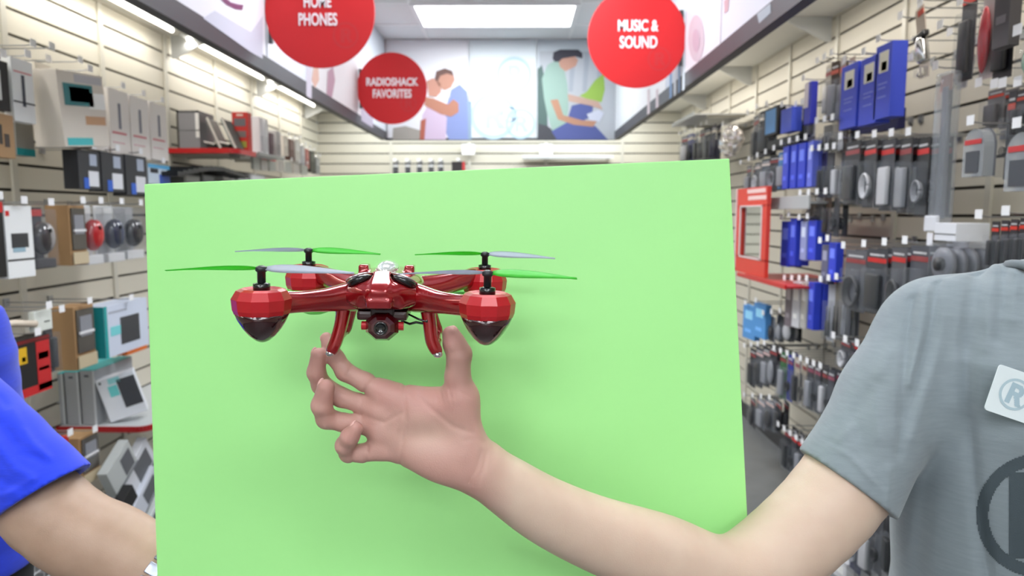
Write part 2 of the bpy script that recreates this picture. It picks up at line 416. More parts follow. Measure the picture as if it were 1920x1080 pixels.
# ------------------------------------------------------------------ graphics on the sign band
M_sky = mat((196, 214, 236), .6)
def paint(parent, name, pts, rgb, P, n, lift=0.0015):
    """flat printed shape: pixel outline cast on the poster plane"""
    ws = [P(x, y) + n * lift for x, y in pts]
    m = MB(); m.poly(ws); return m.build(name, mat(tuple(v * .86 for v in rgb), .6), parent)
def ring2(parent, name, c, r0, r1, rgb, U, W, n, lift, seg=40):
    m = MB()
    A = [[c + n * lift + (U * math.cos(t) + W * math.sin(t)) * r for t in [2 * math.pi * k / seg for k in range(seg)]] for r in (r0, r1)]
    for k in range(seg): m.poly((A[0][k], A[0][(k + 1) % seg], A[1][(k + 1) % seg], A[1][k]))
    return m.build(name, mat(rgb, .6), parent)
def r_shape(u, v):
    """signed membership of a bold letter R in the unit box (-.5...5)"""
    stem = (-.34 < u < -.10) and (-.5 < v < .5)
    # slanted bowl
    du, dv = max(abs(u + .02) - .12, 0) if u < .1 else u - .1, v - .2
    bowl = (u > -.34) and (math.hypot(max(u - .08, 0), dv) < .30) and not ((u > -.12) and (math.hypot(max(u - .04, 0), dv) < .09))
    leg = (-.5 < v < .05) and (abs(u - (.08 - (v + .0) * .55)) < .14)
    return stem or bowl or leg
def letter_r(parent, name, c, size, rgb, U, W, n, lift, res=22, rot=0.0):
    m = MB(); cr, sr = math.cos(rot), math.sin(rot)
    for i in range(res):
        j = 0
        while j < res:
            u = (i + .5) / res - .5; v = (j + .5) / res - .5
            if r_shape(u, v):
                j0 = j
                while j < res and r_shape(u, (j + .5) / res - .5): j += 1
                us = (i / res - .5, (i + 1) / res - .5); vs = (j0 / res - .5, j / res - .5)
                q = [(us[0], vs[0]), (us[1], vs[0]), (us[1], vs[1]), (us[0], vs[1])]
                m.poly([c + n * lift + size * (U * (a * cr - b * sr) + W * (a * sr + b * cr)) for a, b in q])
            j += 1
    return m.build(name, mat(rgb, .6), parent)
Xv, Yv, Zv = Vector((1, 0, 0)), Vector((0, 1, 0)), Vector((0, 0, 1))

def poster(name, label, p0, p1, rgb, out, group=None, t=.008):
    """panel between two floor-plan points, standing on the band rail"""
    p0 = Vector(p0); p1 = Vector(p1); al = (p1 - p0); L = al.length; al.normalize(); R = Matrix((al, out, Zv)).transposed()
    z0 = VZ + (.075 if abs(out.x) > .5 else .02)
    e = empty('poster', ((p0 + p1) / 2) + Zv * z0, (0, 0, 0), label, 'poster', group)
    b = MB(); b.box(Vector(out) * t / 2 + Zv * (CEIL - .01 - z0) / 2, (L - .012, t, CEIL - .01 - z0), R)
    b.build('panel', mat(tuple(v * .9 for v in rgb), .45), e); return e
def unpar(o, e):
    """shape given in world coordinates under an unrotated empty"""
    o.parent = e; o.location = -e.location; return o

# left band, going away from the camera
Lx = VL + .0
ycut = [0.3, 1.55, on_x(494, 60, VL).y, on_x(573, 120, VL).y, on_x(672, 180, VL).y, VBY - .02]
lab = ['white poster over the left shelves nearest the camera', 'white poster with a purple arc over the left shelves', 'pale poster behind the round home phones sign', 'white poster with thin orange figures on the left band', 'white poster at the far end of the left band']
colr = [(232, 234, 244), (236, 236, 246), (226, 230, 242), (240, 236, 240), (226, 234, 244)]
lp = []
PL = lambda x, y: on_x(x, y, VL + .012)
for i in range(5): lp.append(poster('poster', lab[i], (VL, ycut[i], 0), (VL, ycut[i + 1], 0), colr[i], Xv, 'posters on the left sign band', .012))
unpar(paint(None, 'printed_arc', [(405, -30), (418, -8), (432, 4), (446, 8), (456, 9), (454, 19), (440, 17), (424, 9), (408, -6), (396, -30)], (126, 62, 108), PL, Xv), lp[1])
unpar(paint(None, 'printed_shade', [(380, 34), (402, 20), (470, 60), (492, 30), (492, 110), (470, 98)], (214, 214, 232), PL, Xv), lp[1])
unpar(paint(None, 'printed_figure', [(588, 124), (596, 122), (598, 150), (590, 165), (584, 150)], (238, 190, 172), PL, Xv), lp[3])
unpar(paint(None, 'printed_figure', [(614, 134), (624, 124), (628, 150), (622, 184), (612, 176)], (196, 150, 170), PL, Xv), lp[3])
unpar(paint(None, 'printed_shade', [(574, 120), (584, 124), (584, 186), (574, 180)], (222, 214, 230), PL, Xv), lp[3])
unpar(paint(None, 'printed_shade', [(677, 190), (699, 196), (699, 240), (677, 226)], (190, 184, 204), PL, Xv), lp[4])
# right band
ycr = [0.3, on_x(1475, 40, VR).y, on_x(1357, 60, VR).y, on_x(1289, 100, VR).y, on_x(1252, 150, VR).y, on_x(1190, 200, VR).y, VBY - .02]
labr = ['white poster over the right shelves nearest the camera', 'pale poster with grey shapes on the right band', 'white poster with a large lilac disc on the right band', 'blue striped poster beside the round music sign', 'white poster with faint pink stripes on the right band', 'white poster at the far end of the right band']
colr = [(228, 232, 240), (222, 224, 236), (222, 220, 228), (206, 216, 232), (238, 238, 242), (232, 238, 244)]
rp = []
PR = lambda x, y: on_x(x, y, VR - .012)
for i in range(6): rp.append(poster('poster', labr[i], (VR, ycr[i], 0), (VR, ycr[i + 1], 0), colr[i], -Xv, 'posters on the right sign band', .012))
unpar(paint(None, 'printed_disc', [(1306 + 15 * math.cos(t) , 72 + 44 * math.sin(t)) for t in [k * math.pi / 12 for k in range(24)]], (206, 188, 200), PR, -Xv), rp[2])
unpar(paint(None, 'printed_disc', [(1306 + 7 * math.cos(t) , 76 + 22 * math.sin(t)) for t in [k * math.pi / 12 for k in range(24)]], (196, 168, 184), PR, -Xv, .003), rp[2])
unpar(paint(None, 'printed_mark', [(1358, 2), (1368, -6), (1366, 20), (1359, 26)], (214, 170, 180), PR, -Xv), rp[1])
unpar(paint(None, 'printed_mark', [(1420, 26), (1445, 6), (1446, 24), (1424, 44)], (184, 190, 202), PR, -Xv), rp[1])
for k in range(4): unpar(paint(None, 'printed_stripe', [(1256 + 8 * k, 132 - 8 * k), (1260 + 8 * k, 128 - 8 * k), (1260 + 8 * k, 182 - 5 * k), (1256 + 8 * k, 186 - 5 * k)], [(120, 160, 210), (232, 240, 250)][k % 2], PR, -Xv), rp[3])
for k in range(2): unpar(paint(None, 'printed_stripe', [(1214 + 16 * k, 168), (1219 + 16 * k, 166), (1219 + 16 * k, 212 - 12 * k), (1214 + 16 * k, 216 - 12 * k)], (222, 206, 212), PR, -Xv), rp[4])
# back band: three prints
PB = lambda x, y: on_y(x, y, VBY - .013)
bx = [VL + .02, on_y(880, 200, VBY).x, on_y(1006, 200, VBY).x, VR - .02]
bp = [poster('poster', l, (bx[i], VBY, 0), (bx[i + 1], VBY, 0), c, -Yv, 'posters on the back sign band', .012) for i, (l, c) in enumerate((
    ('back poster showing two people hugging', (238, 240, 246)), ('pale back poster with faint ring logos', (226, 236, 242)), ('back poster of a seated person in a cap and jeans', (204, 214, 222))))]
def pb(i, name, pts, rgb, lift=.0015): return unpar(paint(None, name, pts, rgb, PB, -Yv, lift), bp[i])
pb(0, 'printed_car', [(736, 262), (737, 240), (760, 236), (790, 245), (786, 262)], (176, 172, 164))
pb(0, 'printed_shirt', [(842, 262), (832, 240), (838, 196), (846, 168), (862, 158), (876, 172), (880, 200), (880, 262)], (140, 158, 214), .002)
pb(0, 'printed_shirt', [(790, 262), (792, 216), (800, 200), (820, 206), (838, 220), (836, 262)], (216, 196, 222), .0025)
pb(0, 'printed_face', [(818, 150), (822, 136), (838, 131), (850, 138), (853, 150), (846, 164), (834, 170), (824, 164)], (204, 150, 128), .003)
pb(0, 'printed_hair', [(815, 148), (818, 134), (834, 128), (848, 133), (851, 142), (838, 138), (826, 142), (820, 154)], (112, 80, 72), .0035)
pb(0, 'printed_face', [(800, 152), (812, 146), (824, 156), (828, 172), (818, 182), (804, 180)], (208, 152, 132), .003)
pb(0, 'printed_arm', [(798, 182), (812, 184), (840, 196), (850, 186), (860, 194), (860, 210), (846, 219), (826, 214), (796, 198)], (192, 132, 108), .004)
pb(0, 'printed_arm', [(787, 262), (789, 226), (799, 222), (796, 262)], (186, 104, 84), .004)
pb(0, 'printed_collar', [(826, 172), (838, 168), (844, 180), (838, 188), (828, 186)], (246, 246, 248), .0042)
pb(0, 'printed_strip', [(876, 190), (884, 190), (884, 262), (878, 262)], (150, 176, 200), .0044)
for (cx, cy, r) in ((905, 235, 42), (955, 215, 14), (1000, 232, 28), (964, 140, 32), (897, 155, 14)):
    c = PB(cx, cy); rr = r * VBY / FPX
    if cx + r > 1004: cx = 1004 - r; c = PB(cx, cy)
    if cx - r < 882: c = PB(883 + r, cy)
    if cy + r > 260: c = PB(max(cx, 883 + r), 260 - r)
    o = ring2(None, 'ring_print', c, rr * .82, rr, (170, 196, 212), Xv, Zv, -Yv, .002); unpar(o, bp[1])
    o = letter_r(None, 'letter_print', c, rr * 1.05, (176, 200, 214), Xv, Zv, -Yv, .002, 16); unpar(o, bp[1])
pb(2, 'printed_wall', [(1012, 262), (1012, 96), (1154, 96), (1154, 262)], (198, 204, 212), .001)
pb(2, 'printed_green', [(1086, 180), (1100, 172), (1116, 150), (1132, 138), (1134, 168), (1128, 192), (1108, 188)], (160, 200, 84), .002)
for k in range(3): pb(2, 'printed_post', [(1070 + 26 * k, 98), (1080 + 26 * k, 98), (1074 + 26 * k, 172), (1066 + 26 * k, 172)], (178, 186, 198), .0018)
pb(2, 'printed_shadow', [(1008, 262), (1008, 130), (1016, 122), (1024, 160), (1028, 262)], (84, 112, 108), .002)
pb(2, 'printed_seat', [(1008, 262), (1010, 232), (1026, 236), (1052, 256), (1062, 262)], (70, 72, 80), .0022)
pb(2, 'printed_shirt', [(1016, 148), (1026, 122), (1044, 112), (1058, 130), (1064, 160), (1066, 200), (1062, 234), (1036, 248), (1026, 214), (1020, 184)], (164, 196, 184), .003)
pb(2, 'printed_jeans', [(1034, 246), (1062, 230), (1072, 198), (1090, 194), (1112, 198), (1110, 220), (1096, 224), (1118, 238), (1140, 262), (1044, 262)], (86, 98, 164), .0032)
pb(2, 'printed_arm', [(1032, 188), (1046, 186), (1056, 216), (1092, 226), (1120, 226), (1112, 238), (1076, 234), (1046, 224)], (196, 146, 118), .004)
pb(2, 'printed_arm', [(1064, 176), (1096, 184), (1122, 190), (1130, 206), (1106, 198), (1066, 190)], (206, 172, 156), .004)
pb(2, 'printed_face', [(1044, 104), (1052, 108), (1076, 104), (1084, 112), (1080, 124), (1068, 130), (1060, 134), (1050, 126)], (208, 158, 138), .0038)
pb(2, 'printed_cap', [(1036, 110), (1038, 98), (1050, 93), (1084, 93), (1092, 100), (1092, 110), (1078, 106), (1054, 110), (1048, 116), (1040, 116)], (52, 50, 66), .0045)
pb(2, 'printed_paper', [(1100, 214), (1122, 206), (1132, 212), (1124, 228), (1106, 226)], (216, 222, 240), .0048)

# round red signs standing out from the band
def disc_sign(label, px, py, r_px, Y, lines, wall_x):
    c = on_y(px, py, Y); r = r_px * Y / FPX * .995
    e = empty('round_sign', c, (0, 0, 0), label, 'sign', 'round red aisle signs')
    MB().lathe([(r, -.004), (r, .004)], n=72, R=Matrix.Rotation(math.pi / 2, 3, 'X')).build('disc', mat((206, 36, 40), .5, spec=.3), e)
    s = 1 if wall_x > c.x else -1
    MB().box((s * (abs(wall_x - c.x) - .030), 0.012, 0.0), (.02, .02, r * 1.1)).box((s * (abs(wall_x - c.x) - .022 + r * .75) / 2, .012, .0), (abs(wall_x - c.x) - .022 - r * .75, .012, .02)).build('mount', mat((60, 62, 66), .4), e)
    for (t, dx, dy, h, w) in lines:
        text_mesh(t, h * Y / FPX * 1.37, mat((246, 240, 244), .5), 'lettering', e, (dx * Y / FPX, -.0055, -dy * Y / FPX), (math.pi / 2, 0, 0), w, .001, .00045 * Y)
    k = r * .52; cc = Vector((k, -.0048, -k))
    o = ring2(None, 'ring_logo', Vector((r * .46, 0, -r * .42)), r * .20, r * .235, (198, 34, 40), Xv, Zv, -Yv, .0046); o.parent = e
    o = letter_r(None, 'logo_letter', Vector((r * .46, 0, -r * .42)), r * .26, (198, 34, 40), Xv, Zv, -Yv, .0046, 14); o.parent = e
    return e
disc_sign('large round red sign on the left reading home phones', 600, 22, 100, on_x(494, 60, VL).y, [('HOME', -4, -16, 21, .62), ('PHONES', -4, 15, 22, .62)], VL)
disc_sign('small round red sign on the left reading favorites', 735, 166, 64.5, on_x(668, 166, VL).y, [('RADIOSHACK', 0, -11, 14, .78), ('FAVORITES', 0, 10, 15, .70)], VL)
disc_sign('round red sign on the right reading music and sound', 1194, 71, 89.5, on_x(1288, 80, VR).y, [('MUSIC &', 1, -20, 20, .70), ('SOUND', 3, 9, 21, .68)], VR)

# ------------------------------------------------------------------ green board
M_board = mat((170, 241, 150), 0.42, spec=0.5)
bw, bt, bh = .712, .008, .60
DB = .872
tl, tr = at(270, 345, DB), at(1368, 297, DB)
xax = (tr - tl).normalized(); nrm = Vector((0, -1, 0)) - xax * Vector((0, -1, 0)).dot(xax)
nrm = (-_F * 1.0 + _U * .02); nrm = (nrm - xax * nrm.dot(xax)).normalized(); zax = nrm.cross(xax) * -1
if zax.z < 0: zax = -zax
bw = (tr - tl).length
Rb = Matrix((xax, -nrm, zax)).transposed()
bc = (tl + tr) / 2 - zax * bh / 2 - nrm * bt / 2
board = MB().box((0, 0, 0), (bw, bt, bh), bev=.0015).build('foam_board', M_board)
board.matrix_world = Matrix.Translation(bc) @ Rb.to_4x4()
tag(board, 'large blank bright green board held up behind the drone', 'board')

# ------------------------------------------------------------------ people
def skin_mat(name, c1, c2, palm=None):
    m = bpy.data.materials.new(name); m.use_nodes = True; nt = m.node_tree; b = nt.nodes['Principled BSDF']
    tc = nt.nodes.new('ShaderNodeTexCoord'); n = nt.nodes.new('ShaderNodeTexNoise'); n.inputs['Scale'].default_value = 22; n.inputs['Detail'].default_value = 6
    nt.links.new(tc.outputs['Object'], n.inputs['Vector'])
    def rgb(c): return (s2l(c[0]), s2l(c[1]), s2l(c[2]), 1)
    mx = nt.nodes.new('ShaderNodeMixRGB'); mx.inputs[1].default_value = rgb(c1); mx.inputs[2].default_value = rgb(c2)
    rp_ = nt.nodes.new('ShaderNodeValToRGB'); rp_.color_ramp.elements[0].position = .35; rp_.color_ramp.elements[1].position = .7
    nt.links.new(n.outputs['Fac'], rp_.inputs[0]); nt.links.new(rp_.outputs[0], mx.inputs[0]); out = mx.outputs[0]
    if palm:
        at_ = nt.nodes.new('ShaderNodeAttribute'); at_.attribute_name = 'palm'
        m2 = nt.nodes.new('ShaderNodeMixRGB'); m2.inputs[2].default_value = rgb(palm); nt.links.new(out, m2.inputs[1]); nt.links.new(at_.outputs['Fac'], m2.inputs[0]); out = m2.outputs[0]
    nt.links.new(out, b.inputs['Base Color']); b.inputs['Roughness'].default_value = .52
    b.inputs['Subsurface Weight'].default_value = .12; b.inputs['Subsurface Radius'].default_value = (1, .35, .2); b.inputs['Subsurface Scale'].default_value = .006
    n2 = nt.nodes.new('ShaderNodeTexNoise'); n2.inputs['Scale'].default_value = 700; n2.inputs['Detail'].default_value = 3
    nt.links.new(tc.outputs['Object'], n2.inputs['Vector'])
    bp_ = nt.nodes.new('ShaderNodeBump'); bp_.inputs['Strength'].default_value = .25; bp_.inputs['Distance'].default_value = .0006
    nt.links.new(n2.outputs['Fac'], bp_.inputs['Height']); nt.links.new(bp_.outputs[0], b.inputs['Normal'])
    return m
def palm_attr(o, fn):
    me = o.data; a = me.attributes.new('palm', 'FLOAT', 'POINT'); n = len(me.vertices)
    co = np.empty(n * 3, np.float32); me.vertices.foreach_get('co', co); co = co.reshape(-1, 3) + np.array(o.location, np.float32)
    a.data.foreach_set('value', fn(co).astype(np.float32))
def px_of(X, Y, Z):
    dx, dy, dz = X - CAMP.x, Y - CAMP.y, Z - CAMP.z
    f = dx * _F.x + dy * _F.y + dz * _F.z; r = dx * _R.x + dy * _R.y + dz * _R.z; u = dx * _U.x + dy * _U.y + dz * _U.z
    return 960 + FPX * r / f, 540 - FPX * u / f, f
def head(F, c, s=1.0, yaw=0.0):
    """skull, jaw, nose, ears, lips, brow; faces -y turned by yaw"""
    R = Matrix.Rotation(yaw, 3, 'Z'); c = Vector(c); w = lambda x, y, z: c + R @ (Vector((x, y, z)) * s)
    F.ell(w(0, .012, .035), (.076 * s, .094 * s, .098 * s), R, .02); F.ell(w(0, -.025, -.045), (.052 * s, .055 * s, .062 * s), R, .03)
    F.cone(w(0, -.086, .012), w(0, -.106, -.022), .007 * s, .0095 * s, .008); F.ell(w(0, -.083, -.050), (.024 * s, .010 * s, .006 * s), R, .006)
    F.ell(w(0, -.083, -.059), (.021 * s, .009 * s, .006 * s), R, .006)
    for q in (-1, 1):
        F.ell(w(q * .077, .012, -.005), (.010 * s, .020 * s, .032 * s), R, .006); F.ell(w(q * .031, -.088, .012), (.017 * s, .010 * s, .011 * s), R, .008, 's')
        F.ell(w(q * .031, -.076, .011), (.013 * s, .012 * s, .010 * s), R, .003)
def face_bits(parent, c, s, yaw, hair_rgb, hair_name='hair'):
    R = Matrix.Rotation(yaw, 3, 'Z'); c = Vector(c); w = lambda x, y, z: c + R @ (Vector((x, y, z)) * s)
    for q in (-1, 1):
        e = MB().ball(w(q * .031, -.0725, .011), .0098 * s).build('eye', mat((235, 235, 235), .2), parent, True)
        MB().ball(w(q * .031, -.0795, .011), (.0045 * s, .0035 * s, .0045 * s)).build('iris', mat((60, 45, 35), .2), e, True)
    g = Field(axis((c.x - .13, c.x + .13, .005)), axis((c.y - .15, c.y + .15, .005)), axis((c.z - .13, c.z + .17, .005)))
    g.ell(w(0, .020, .045), (.084 * s, .098 * s, .103 * s), R, .01); g.ell(w(0, -.055, -.045), (.085 * s, .072 * s, .088 * s), R, .012, 's')
    g.ell(w(0, -.02, -.10), (.2, .2, .075), None, .01, 's')
    return g.mesh(hair_name, mat(hair_rgb, .7, bump=.6, bscale=200), parent)

# ---- the person in the grey shirt (right), right arm stretched to the drone
SK1 = skin_mat('skin_pale', (211, 187, 168), (204, 177, 158), (194, 146, 136))
DH = .672
def H(px, py, d=0.0): return at(px, py, DH + d)
def hr(r): return r * DH / FPX
gx, gy, gyaw = .673, .815, -.50
Rg = Matrix.Rotation(gyaw, 3, 'Z')
def gl(x, y, z=0.0): return Vector((gx, gy, 0)) + Rg @ Vector((x, y, 0)) + Vector((0, 0, z))      # trunk-local point                     # trunk centre
SH = at(1748, 622, .885)                 # right shoulder joint
EL = at(1352, 1083, .775)               # elbow
WR = at(893, 872, .685)
B = Field(axis((-.215, -.01, .0013), (-.01, .34, .003), (.34, 1.12, .007)), axis((.585, .73, .0014), (.73, 1.12, .005)),
          axis((-.01, .9, .012), (.9, 1.165, .0035), (1.165, 1.36, .0013), (1.36, 1.76, .005)))
# trunk, neck, head, legs
B.column(gx, gy, [(.80, .15, .10, 0), (.90, .165, .105, 0), (1.02, .135, .095, 0), (1.16, .145, .100, 0), (1.28, .155, .100, 0), (1.345, .12, .075, 0), (1.37, .06, .055, 0)], .03, gyaw)
B.cone(gl(-.04, .01, 1.335), SH + Vector((.01, .01, .0)), .050, .050, .03); B.cone(gl(.04, .01, 1.335), gl(.16, .01, 1.315), .050, .050, .03)
B.cone(gl(.005, .01, 1.34), (gx + .075, gy + .01, 1.46), .054, .052, .03)
HC = Vector((gx + .09, gy - .01, 1.565)); head(B, HC, 1.0, -.5)
lsh = gl(.165, .01, 1.31); lel = gl(.225, .03, 1.03); lwr = gl(.22, -.04, .80)
B.chain([(lsh, .050), (lel, .040), (lwr, .027)], .02)
B.ell(lwr + Vector((0, -.01, -.05)), (.016, .038, .045), None, .015)
for k in range(4): B.chain([(lwr + Vector((0, -.035 + .02 * k, -.085)), .009), (lwr + Vector((-.012, -.04 + .022 * k, -.118 - (.006, .012, .010, 0)[k])), .0085), (lwr + Vector((-.030, -.04 + .022 * k, -.140 - (.006, .012, .010, 0)[k])), .0075)], .004)
B.chain([(lwr + Vector((-.005, -.03, -.03)), .012), (lwr + Vector((-.022, -.055, -.065)), .010), (lwr + Vector((-.028, -.06, -.09)), .008)], .006)
for q in (-1, 1):
    B.chain([((gx + q * .085, gy, .84), .088), ((gx + q * .095, gy - .01, .47), .056), ((gx + q * .10, gy + .02, .08), .038)], .03)
    B.chain([((gx + q * .10, gy + .03, .04), .035), ((gx + q * .115, gy - .14, .03), .028)], .02)
# right arm
B.spl([(SH, .0560), (at(1590, 900, .838), .0540), (at(1440, 1050, .802), .0485), (EL, .0445), (at(1240, 1044, .752), .0440), (at(1110, 997, .726), .0368), (at(1020, 955, .708), .0322), (at(950, 910, .695), .0278), (WR, .0240)], .004, 5)
# palm
KN = [H(716, 738, .002), H(712, 772, 0), H(712, 808, 0), H(712, 838, .004)]
for kp, r1, r0, w0 in zip(KN, (22, 21, 20, 19), (27, 25, 25, 24), (H(868, 812, .006), H(872, 838, .006), H(868, 866, .008), H(858, 884, .010))): B.cone(w0, kp, hr(r0), hr(r1), .012)
B.cone(WR, H(852, 850, .006), hr(45), hr(42), .015)
B.ell(H(818, 866, -.004), (hr(66), hr(24), hr(34)), Matrix.Rotation(.42, 3, 'Y'), .012)       # heel of the hand
B.cone(H(880, 835, .002), H(862, 752, -.002), hr(30), hr(28), .014)                              # thumb mount
B.cone(H(862, 752, -.002), H(788, 772, .0), hr(26), hr(20), .022)                                # web
B.cone(H(742, 742, .002), H(812, 748, .004), hr(22), hr(20), .012)
# fingers: list of (px, py, depth offset, radius px)
FING = {
 'thumb': [(863, 738, -.004, 29), (858, 706, -.008, 23.5), (861, 664, -.012, 23), (852, 645, -.013, 20.5), (846, 628, -.013, 17)],
 'index': [(716, 733, .000, 20), (684, 716, -.002, 17.5), (647, 697, -.003, 17), (630, 672, -.003, 15.5), (618, 650, .002, 13.5), (612, 634, .006, 11.5)],
 'middle': [(714, 772, .002, 18.5), (678, 757, .004, 17.5), (640, 745, .006, 18), (603, 722, .004, 18), (593, 698, -.004, 16.5), (597, 666, -.009, 14)],
 'ring': [(714, 804, .002, 18), (676, 796, .004, 17), (645, 792, .004, 17.5), (612, 785, -.002, 18.5), (603, 760, -.012, 18.5), (611, 727, -.018, 16)],
 'pinky': [(712, 845, .004, 17.5), (680, 850, .002, 16.5), (654, 849, .0, 17.5), (647, 835, -.009, 17.5), (656, 819, -.018, 16.5), (668, 803, -.022, 13)],
}
FS = {}
for nm, ch in FING.items():
    B2 = [(H(x, y, d), hr(r)) for x, y, d, r in ch]; FS[nm] = B2
    B.chain(B2[:2], .008); B.chain(B2[1:], .0035)
# creases: shallow grooves that follow the lines of the palm and the finger joints
q = B.sl((-.215, .585, 1.165), (-.0, .73, 1.36)); X_, Y_, Z_ = B.grid(q); PX, PY, PD = px_of(X_, Y_, Z_)
dsp = np.zeros_like(PX + 0 * X_)
def crease(pts, w, amp):
    global dsp
    best = np.full(PX.shape, 1e9, np.float32)
    for (x0, y0), (x1, y1) in zip(pts, pts[1:]):
        L = (x1 - x0) ** 2 + (y1 - y0) ** 2; h = np.clip(((PX - x0) * (x1 - x0) + (PY - y0) * (y1 - y0)) / L, 0, 1)
        best = np.minimum(best, np.hypot(PX - x0 - h * (x1 - x0), PY - y0 - h * (y1 - y0)))
    dsp = dsp + amp * np.exp(-(best / w) ** 2)
crease([(760, 715), (757, 740), (762, 790), (752, 850), (750, 872)], 4, .0011)        # long palm line
crease([(760, 722), (800, 760), (850, 800), (885, 812)], 5, .0010)                     # line round the thumb
crease([(690, 782), (720, 792), (752, 775)], 4, .0008)
crease([(706, 706), (690, 722), (683, 737)], 3.2, .0014); crease([(679, 741), (674, 770)], 3, .0009)
crease([(678, 778), (676, 808)], 3, .0009); crease([(690, 838), (688, 864)], 3, .0012)
crease([(658, 686), (650, 704)], 2.6, .0010); crease([(838, 662), (880, 657)], 3, .0008); crease([(838, 668), (880, 664)], 2.4, .0006)
crease([(664, 840), (661, 866)], 2.6, .0014)
crease([(862, 735), (884, 745)], 3, .0006); crease([(872, 826), (892, 822), (908, 830)], 5, .0007); crease([(880, 902), (893, 880), (902, 846)], 4, .0010); crease([(889, 910), (906, 880), (912, 846)], 3, .0007)
crease([(640, 772), (655, 776)], 2.4, .0006); crease([(842, 728), (846, 745)], 3, .0006)
for k in range(5): crease([(815 + 9 * k, 734 - 2 * k), (822 + 9 * k, 752 + 3 * k)], 2.2, .0004)
B.F[q] = B.F[q] + np.where((PX < 930) & (PX > 560), dsp * .8, 0).astype(np.float32)
person_r = B.mesh('person', SK1, None, (gx, gy, 0))
tag(person_r, 'person in a grey t-shirt at right, arm stretched out to hold the drone between fingertips', 'person')
def palmf(co):
    t = np.clip((.0 - co[:, 0]) / .04, 0, 1) * .85
    ax, ay, _d = px_of(co[:, 0], co[:, 1], co[:, 2])
    red = np.exp(-(((ax - 820) / 45) ** 2 + ((ay - 745) / 26) ** 2)) * .5 + np.exp(-(((ax - 735) / 30) ** 2 + ((ay - 735) / 25) ** 2)) * .35
    for nm in FS:
        tp = FS[nm][-1][0]; dd = np.sqrt(((co - np.array(tp)) ** 2).sum(1)); red = red + .35 * np.exp(-(dd / .012) ** 2)
    t = t + np.where(co[:, 0] < 0, red, 0)
    mid = np.exp(-(((ax - 800) / 60) ** 2 + ((ay - 815) / 35) ** 2)) * .35
    return np.clip(t - mid, 0, 1.25)
palm_attr(person_r, palmf)
def under(o, par):
    """world-coordinate mesh under an unrotated parent"""
    o.parent = par; o.location = o.location - par.location; return o
def nail(par, tip, prev, side, w):
    d = (Vector(tip) - Vector(prev)).normalized(); s = Vector(side); s = (s - d * s.dot(d)).normalized()
    R = Matrix((d.cross(s), d, s)).transposed()
    o = MB().ball(Vector(tip) + s * w * .72 + d * w * .1, (w * .62, w * .85, w * .30), R, 14).build('fingernail', mat((226, 178, 170), .25), None, True); return under(o, par)
nail(person_r, FS['thumb'][-1][0], FS['thumb'][-2][0], (.5, 1, 0), FS['thumb'][-1][1])
nail(person_r, FS['middle'][-1][0], FS['middle'][-2][0], (-1, .35, .1), FS['middle'][-1][1])
nail(person_r, FS['ring'][-1][0], FS['ring'][-2][0], (-1, .3, .2), FS['ring'][-1][1])
nail(person_r, FS['pinky'][-1][0], FS['pinky'][-2][0], (-.6, .0, .8), FS['pinky'][-1][1])
nail(person_r, FS['index'][-1][0], FS['index'][-2][0], (-.9, .5, .2), FS['index'][-1][1])

# t-shirt
def cloth_mat(name, rgb, sc=900):
    m = bpy.data.materials.new(name); m.use_nodes = True; nt = m.node_tree; b = nt.nodes['Principled BSDF']
    tc = nt.nodes.new('ShaderNodeTexCoord'); mp = nt.nodes.new('ShaderNodeMapping'); mp.inputs['Scale'].default_value = (.25, .25, 1.6); nt.links.new(tc.outputs['Object'], mp.inputs[0])
    n = nt.nodes.new('ShaderNodeTexNoise'); n.inputs['Scale'].default_value = sc; n.inputs['Detail'].default_value = 3; nt.links.new(mp.outputs[0], n.inputs['Vector'])
    n3 = nt.nodes.new('ShaderNodeTexNoise'); n3.inputs['Scale'].default_value = 180; nt.links.new(mp.outputs[0], n3.inputs['Vector'])
    c = (s2l(rgb[0]), s2l(rgb[1]), s2l(rgb[2]), 1)
    mx = nt.nodes.new('ShaderNodeMixRGB'); mx.inputs[1].default_value = tuple(v * .88 for v in c[:3]) + (1,); mx.inputs[2].default_value = tuple(min(v * 1.12, 1) for v in c[:3]) + (1,)
    nt.links.new(n3.outputs['Fac'], mx.inputs[0]); nt.links.new(mx.outputs[0], b.inputs['Base Color'])
    b.inputs['Roughness'].default_value = .92; b.inputs['Specular IOR Level'].default_value = .25; b.inputs['Sheen Weight'].default_value = .25
    bp_ = nt.nodes.new('ShaderNodeBump'); bp_.inputs['Strength'].default_value = .3; bp_.inputs['Distance'].default_value = .0006
    nt.links.new(n.outputs['Fac'], bp_.inputs['Height']); nt.links.new(bp_.outputs[0], b.inputs['Normal']); return m
T = Field(axis((.28, .66, .0028), (.66, 1.0, .006)), axis((.60, .93, .0028), (.93, 1.06, .006)), axis((.84, 1.05, .004), (1.05, 1.42, .0028)))
T.column(gx, gy, [(.86, .19, .130, 0), (.98, .185, .128, 0), (1.10, .190, .130, 0), (1.20, .195, .130, 0), (1.28, .190, .118, 0), (1.33, .16, .090, 0), (1.352, .12, .074, 0), (1.376, .078, .068, 0)], .03, gyaw, 2.6)

T.cone(gl(-.045, .005, 1.337), SH + Vector((.006, 0, .006)), .058, .060, .03); T.cone(gl(.045, .005, 1.337), gl(.17, .01, 1.315), .058, .060, .03)
CU = at(1588, 905, .838); sd = (CU - SH).normalized()
T.cone(SH, SH + sd * .10, .0635, .0620, .022); T.cone(SH + sd * .10, CU + sd * .03, .0620, .0630, .02)
lcu = lsh.lerp(lel, .55); T.cone(lsh, lcu, .062, .058, .02)
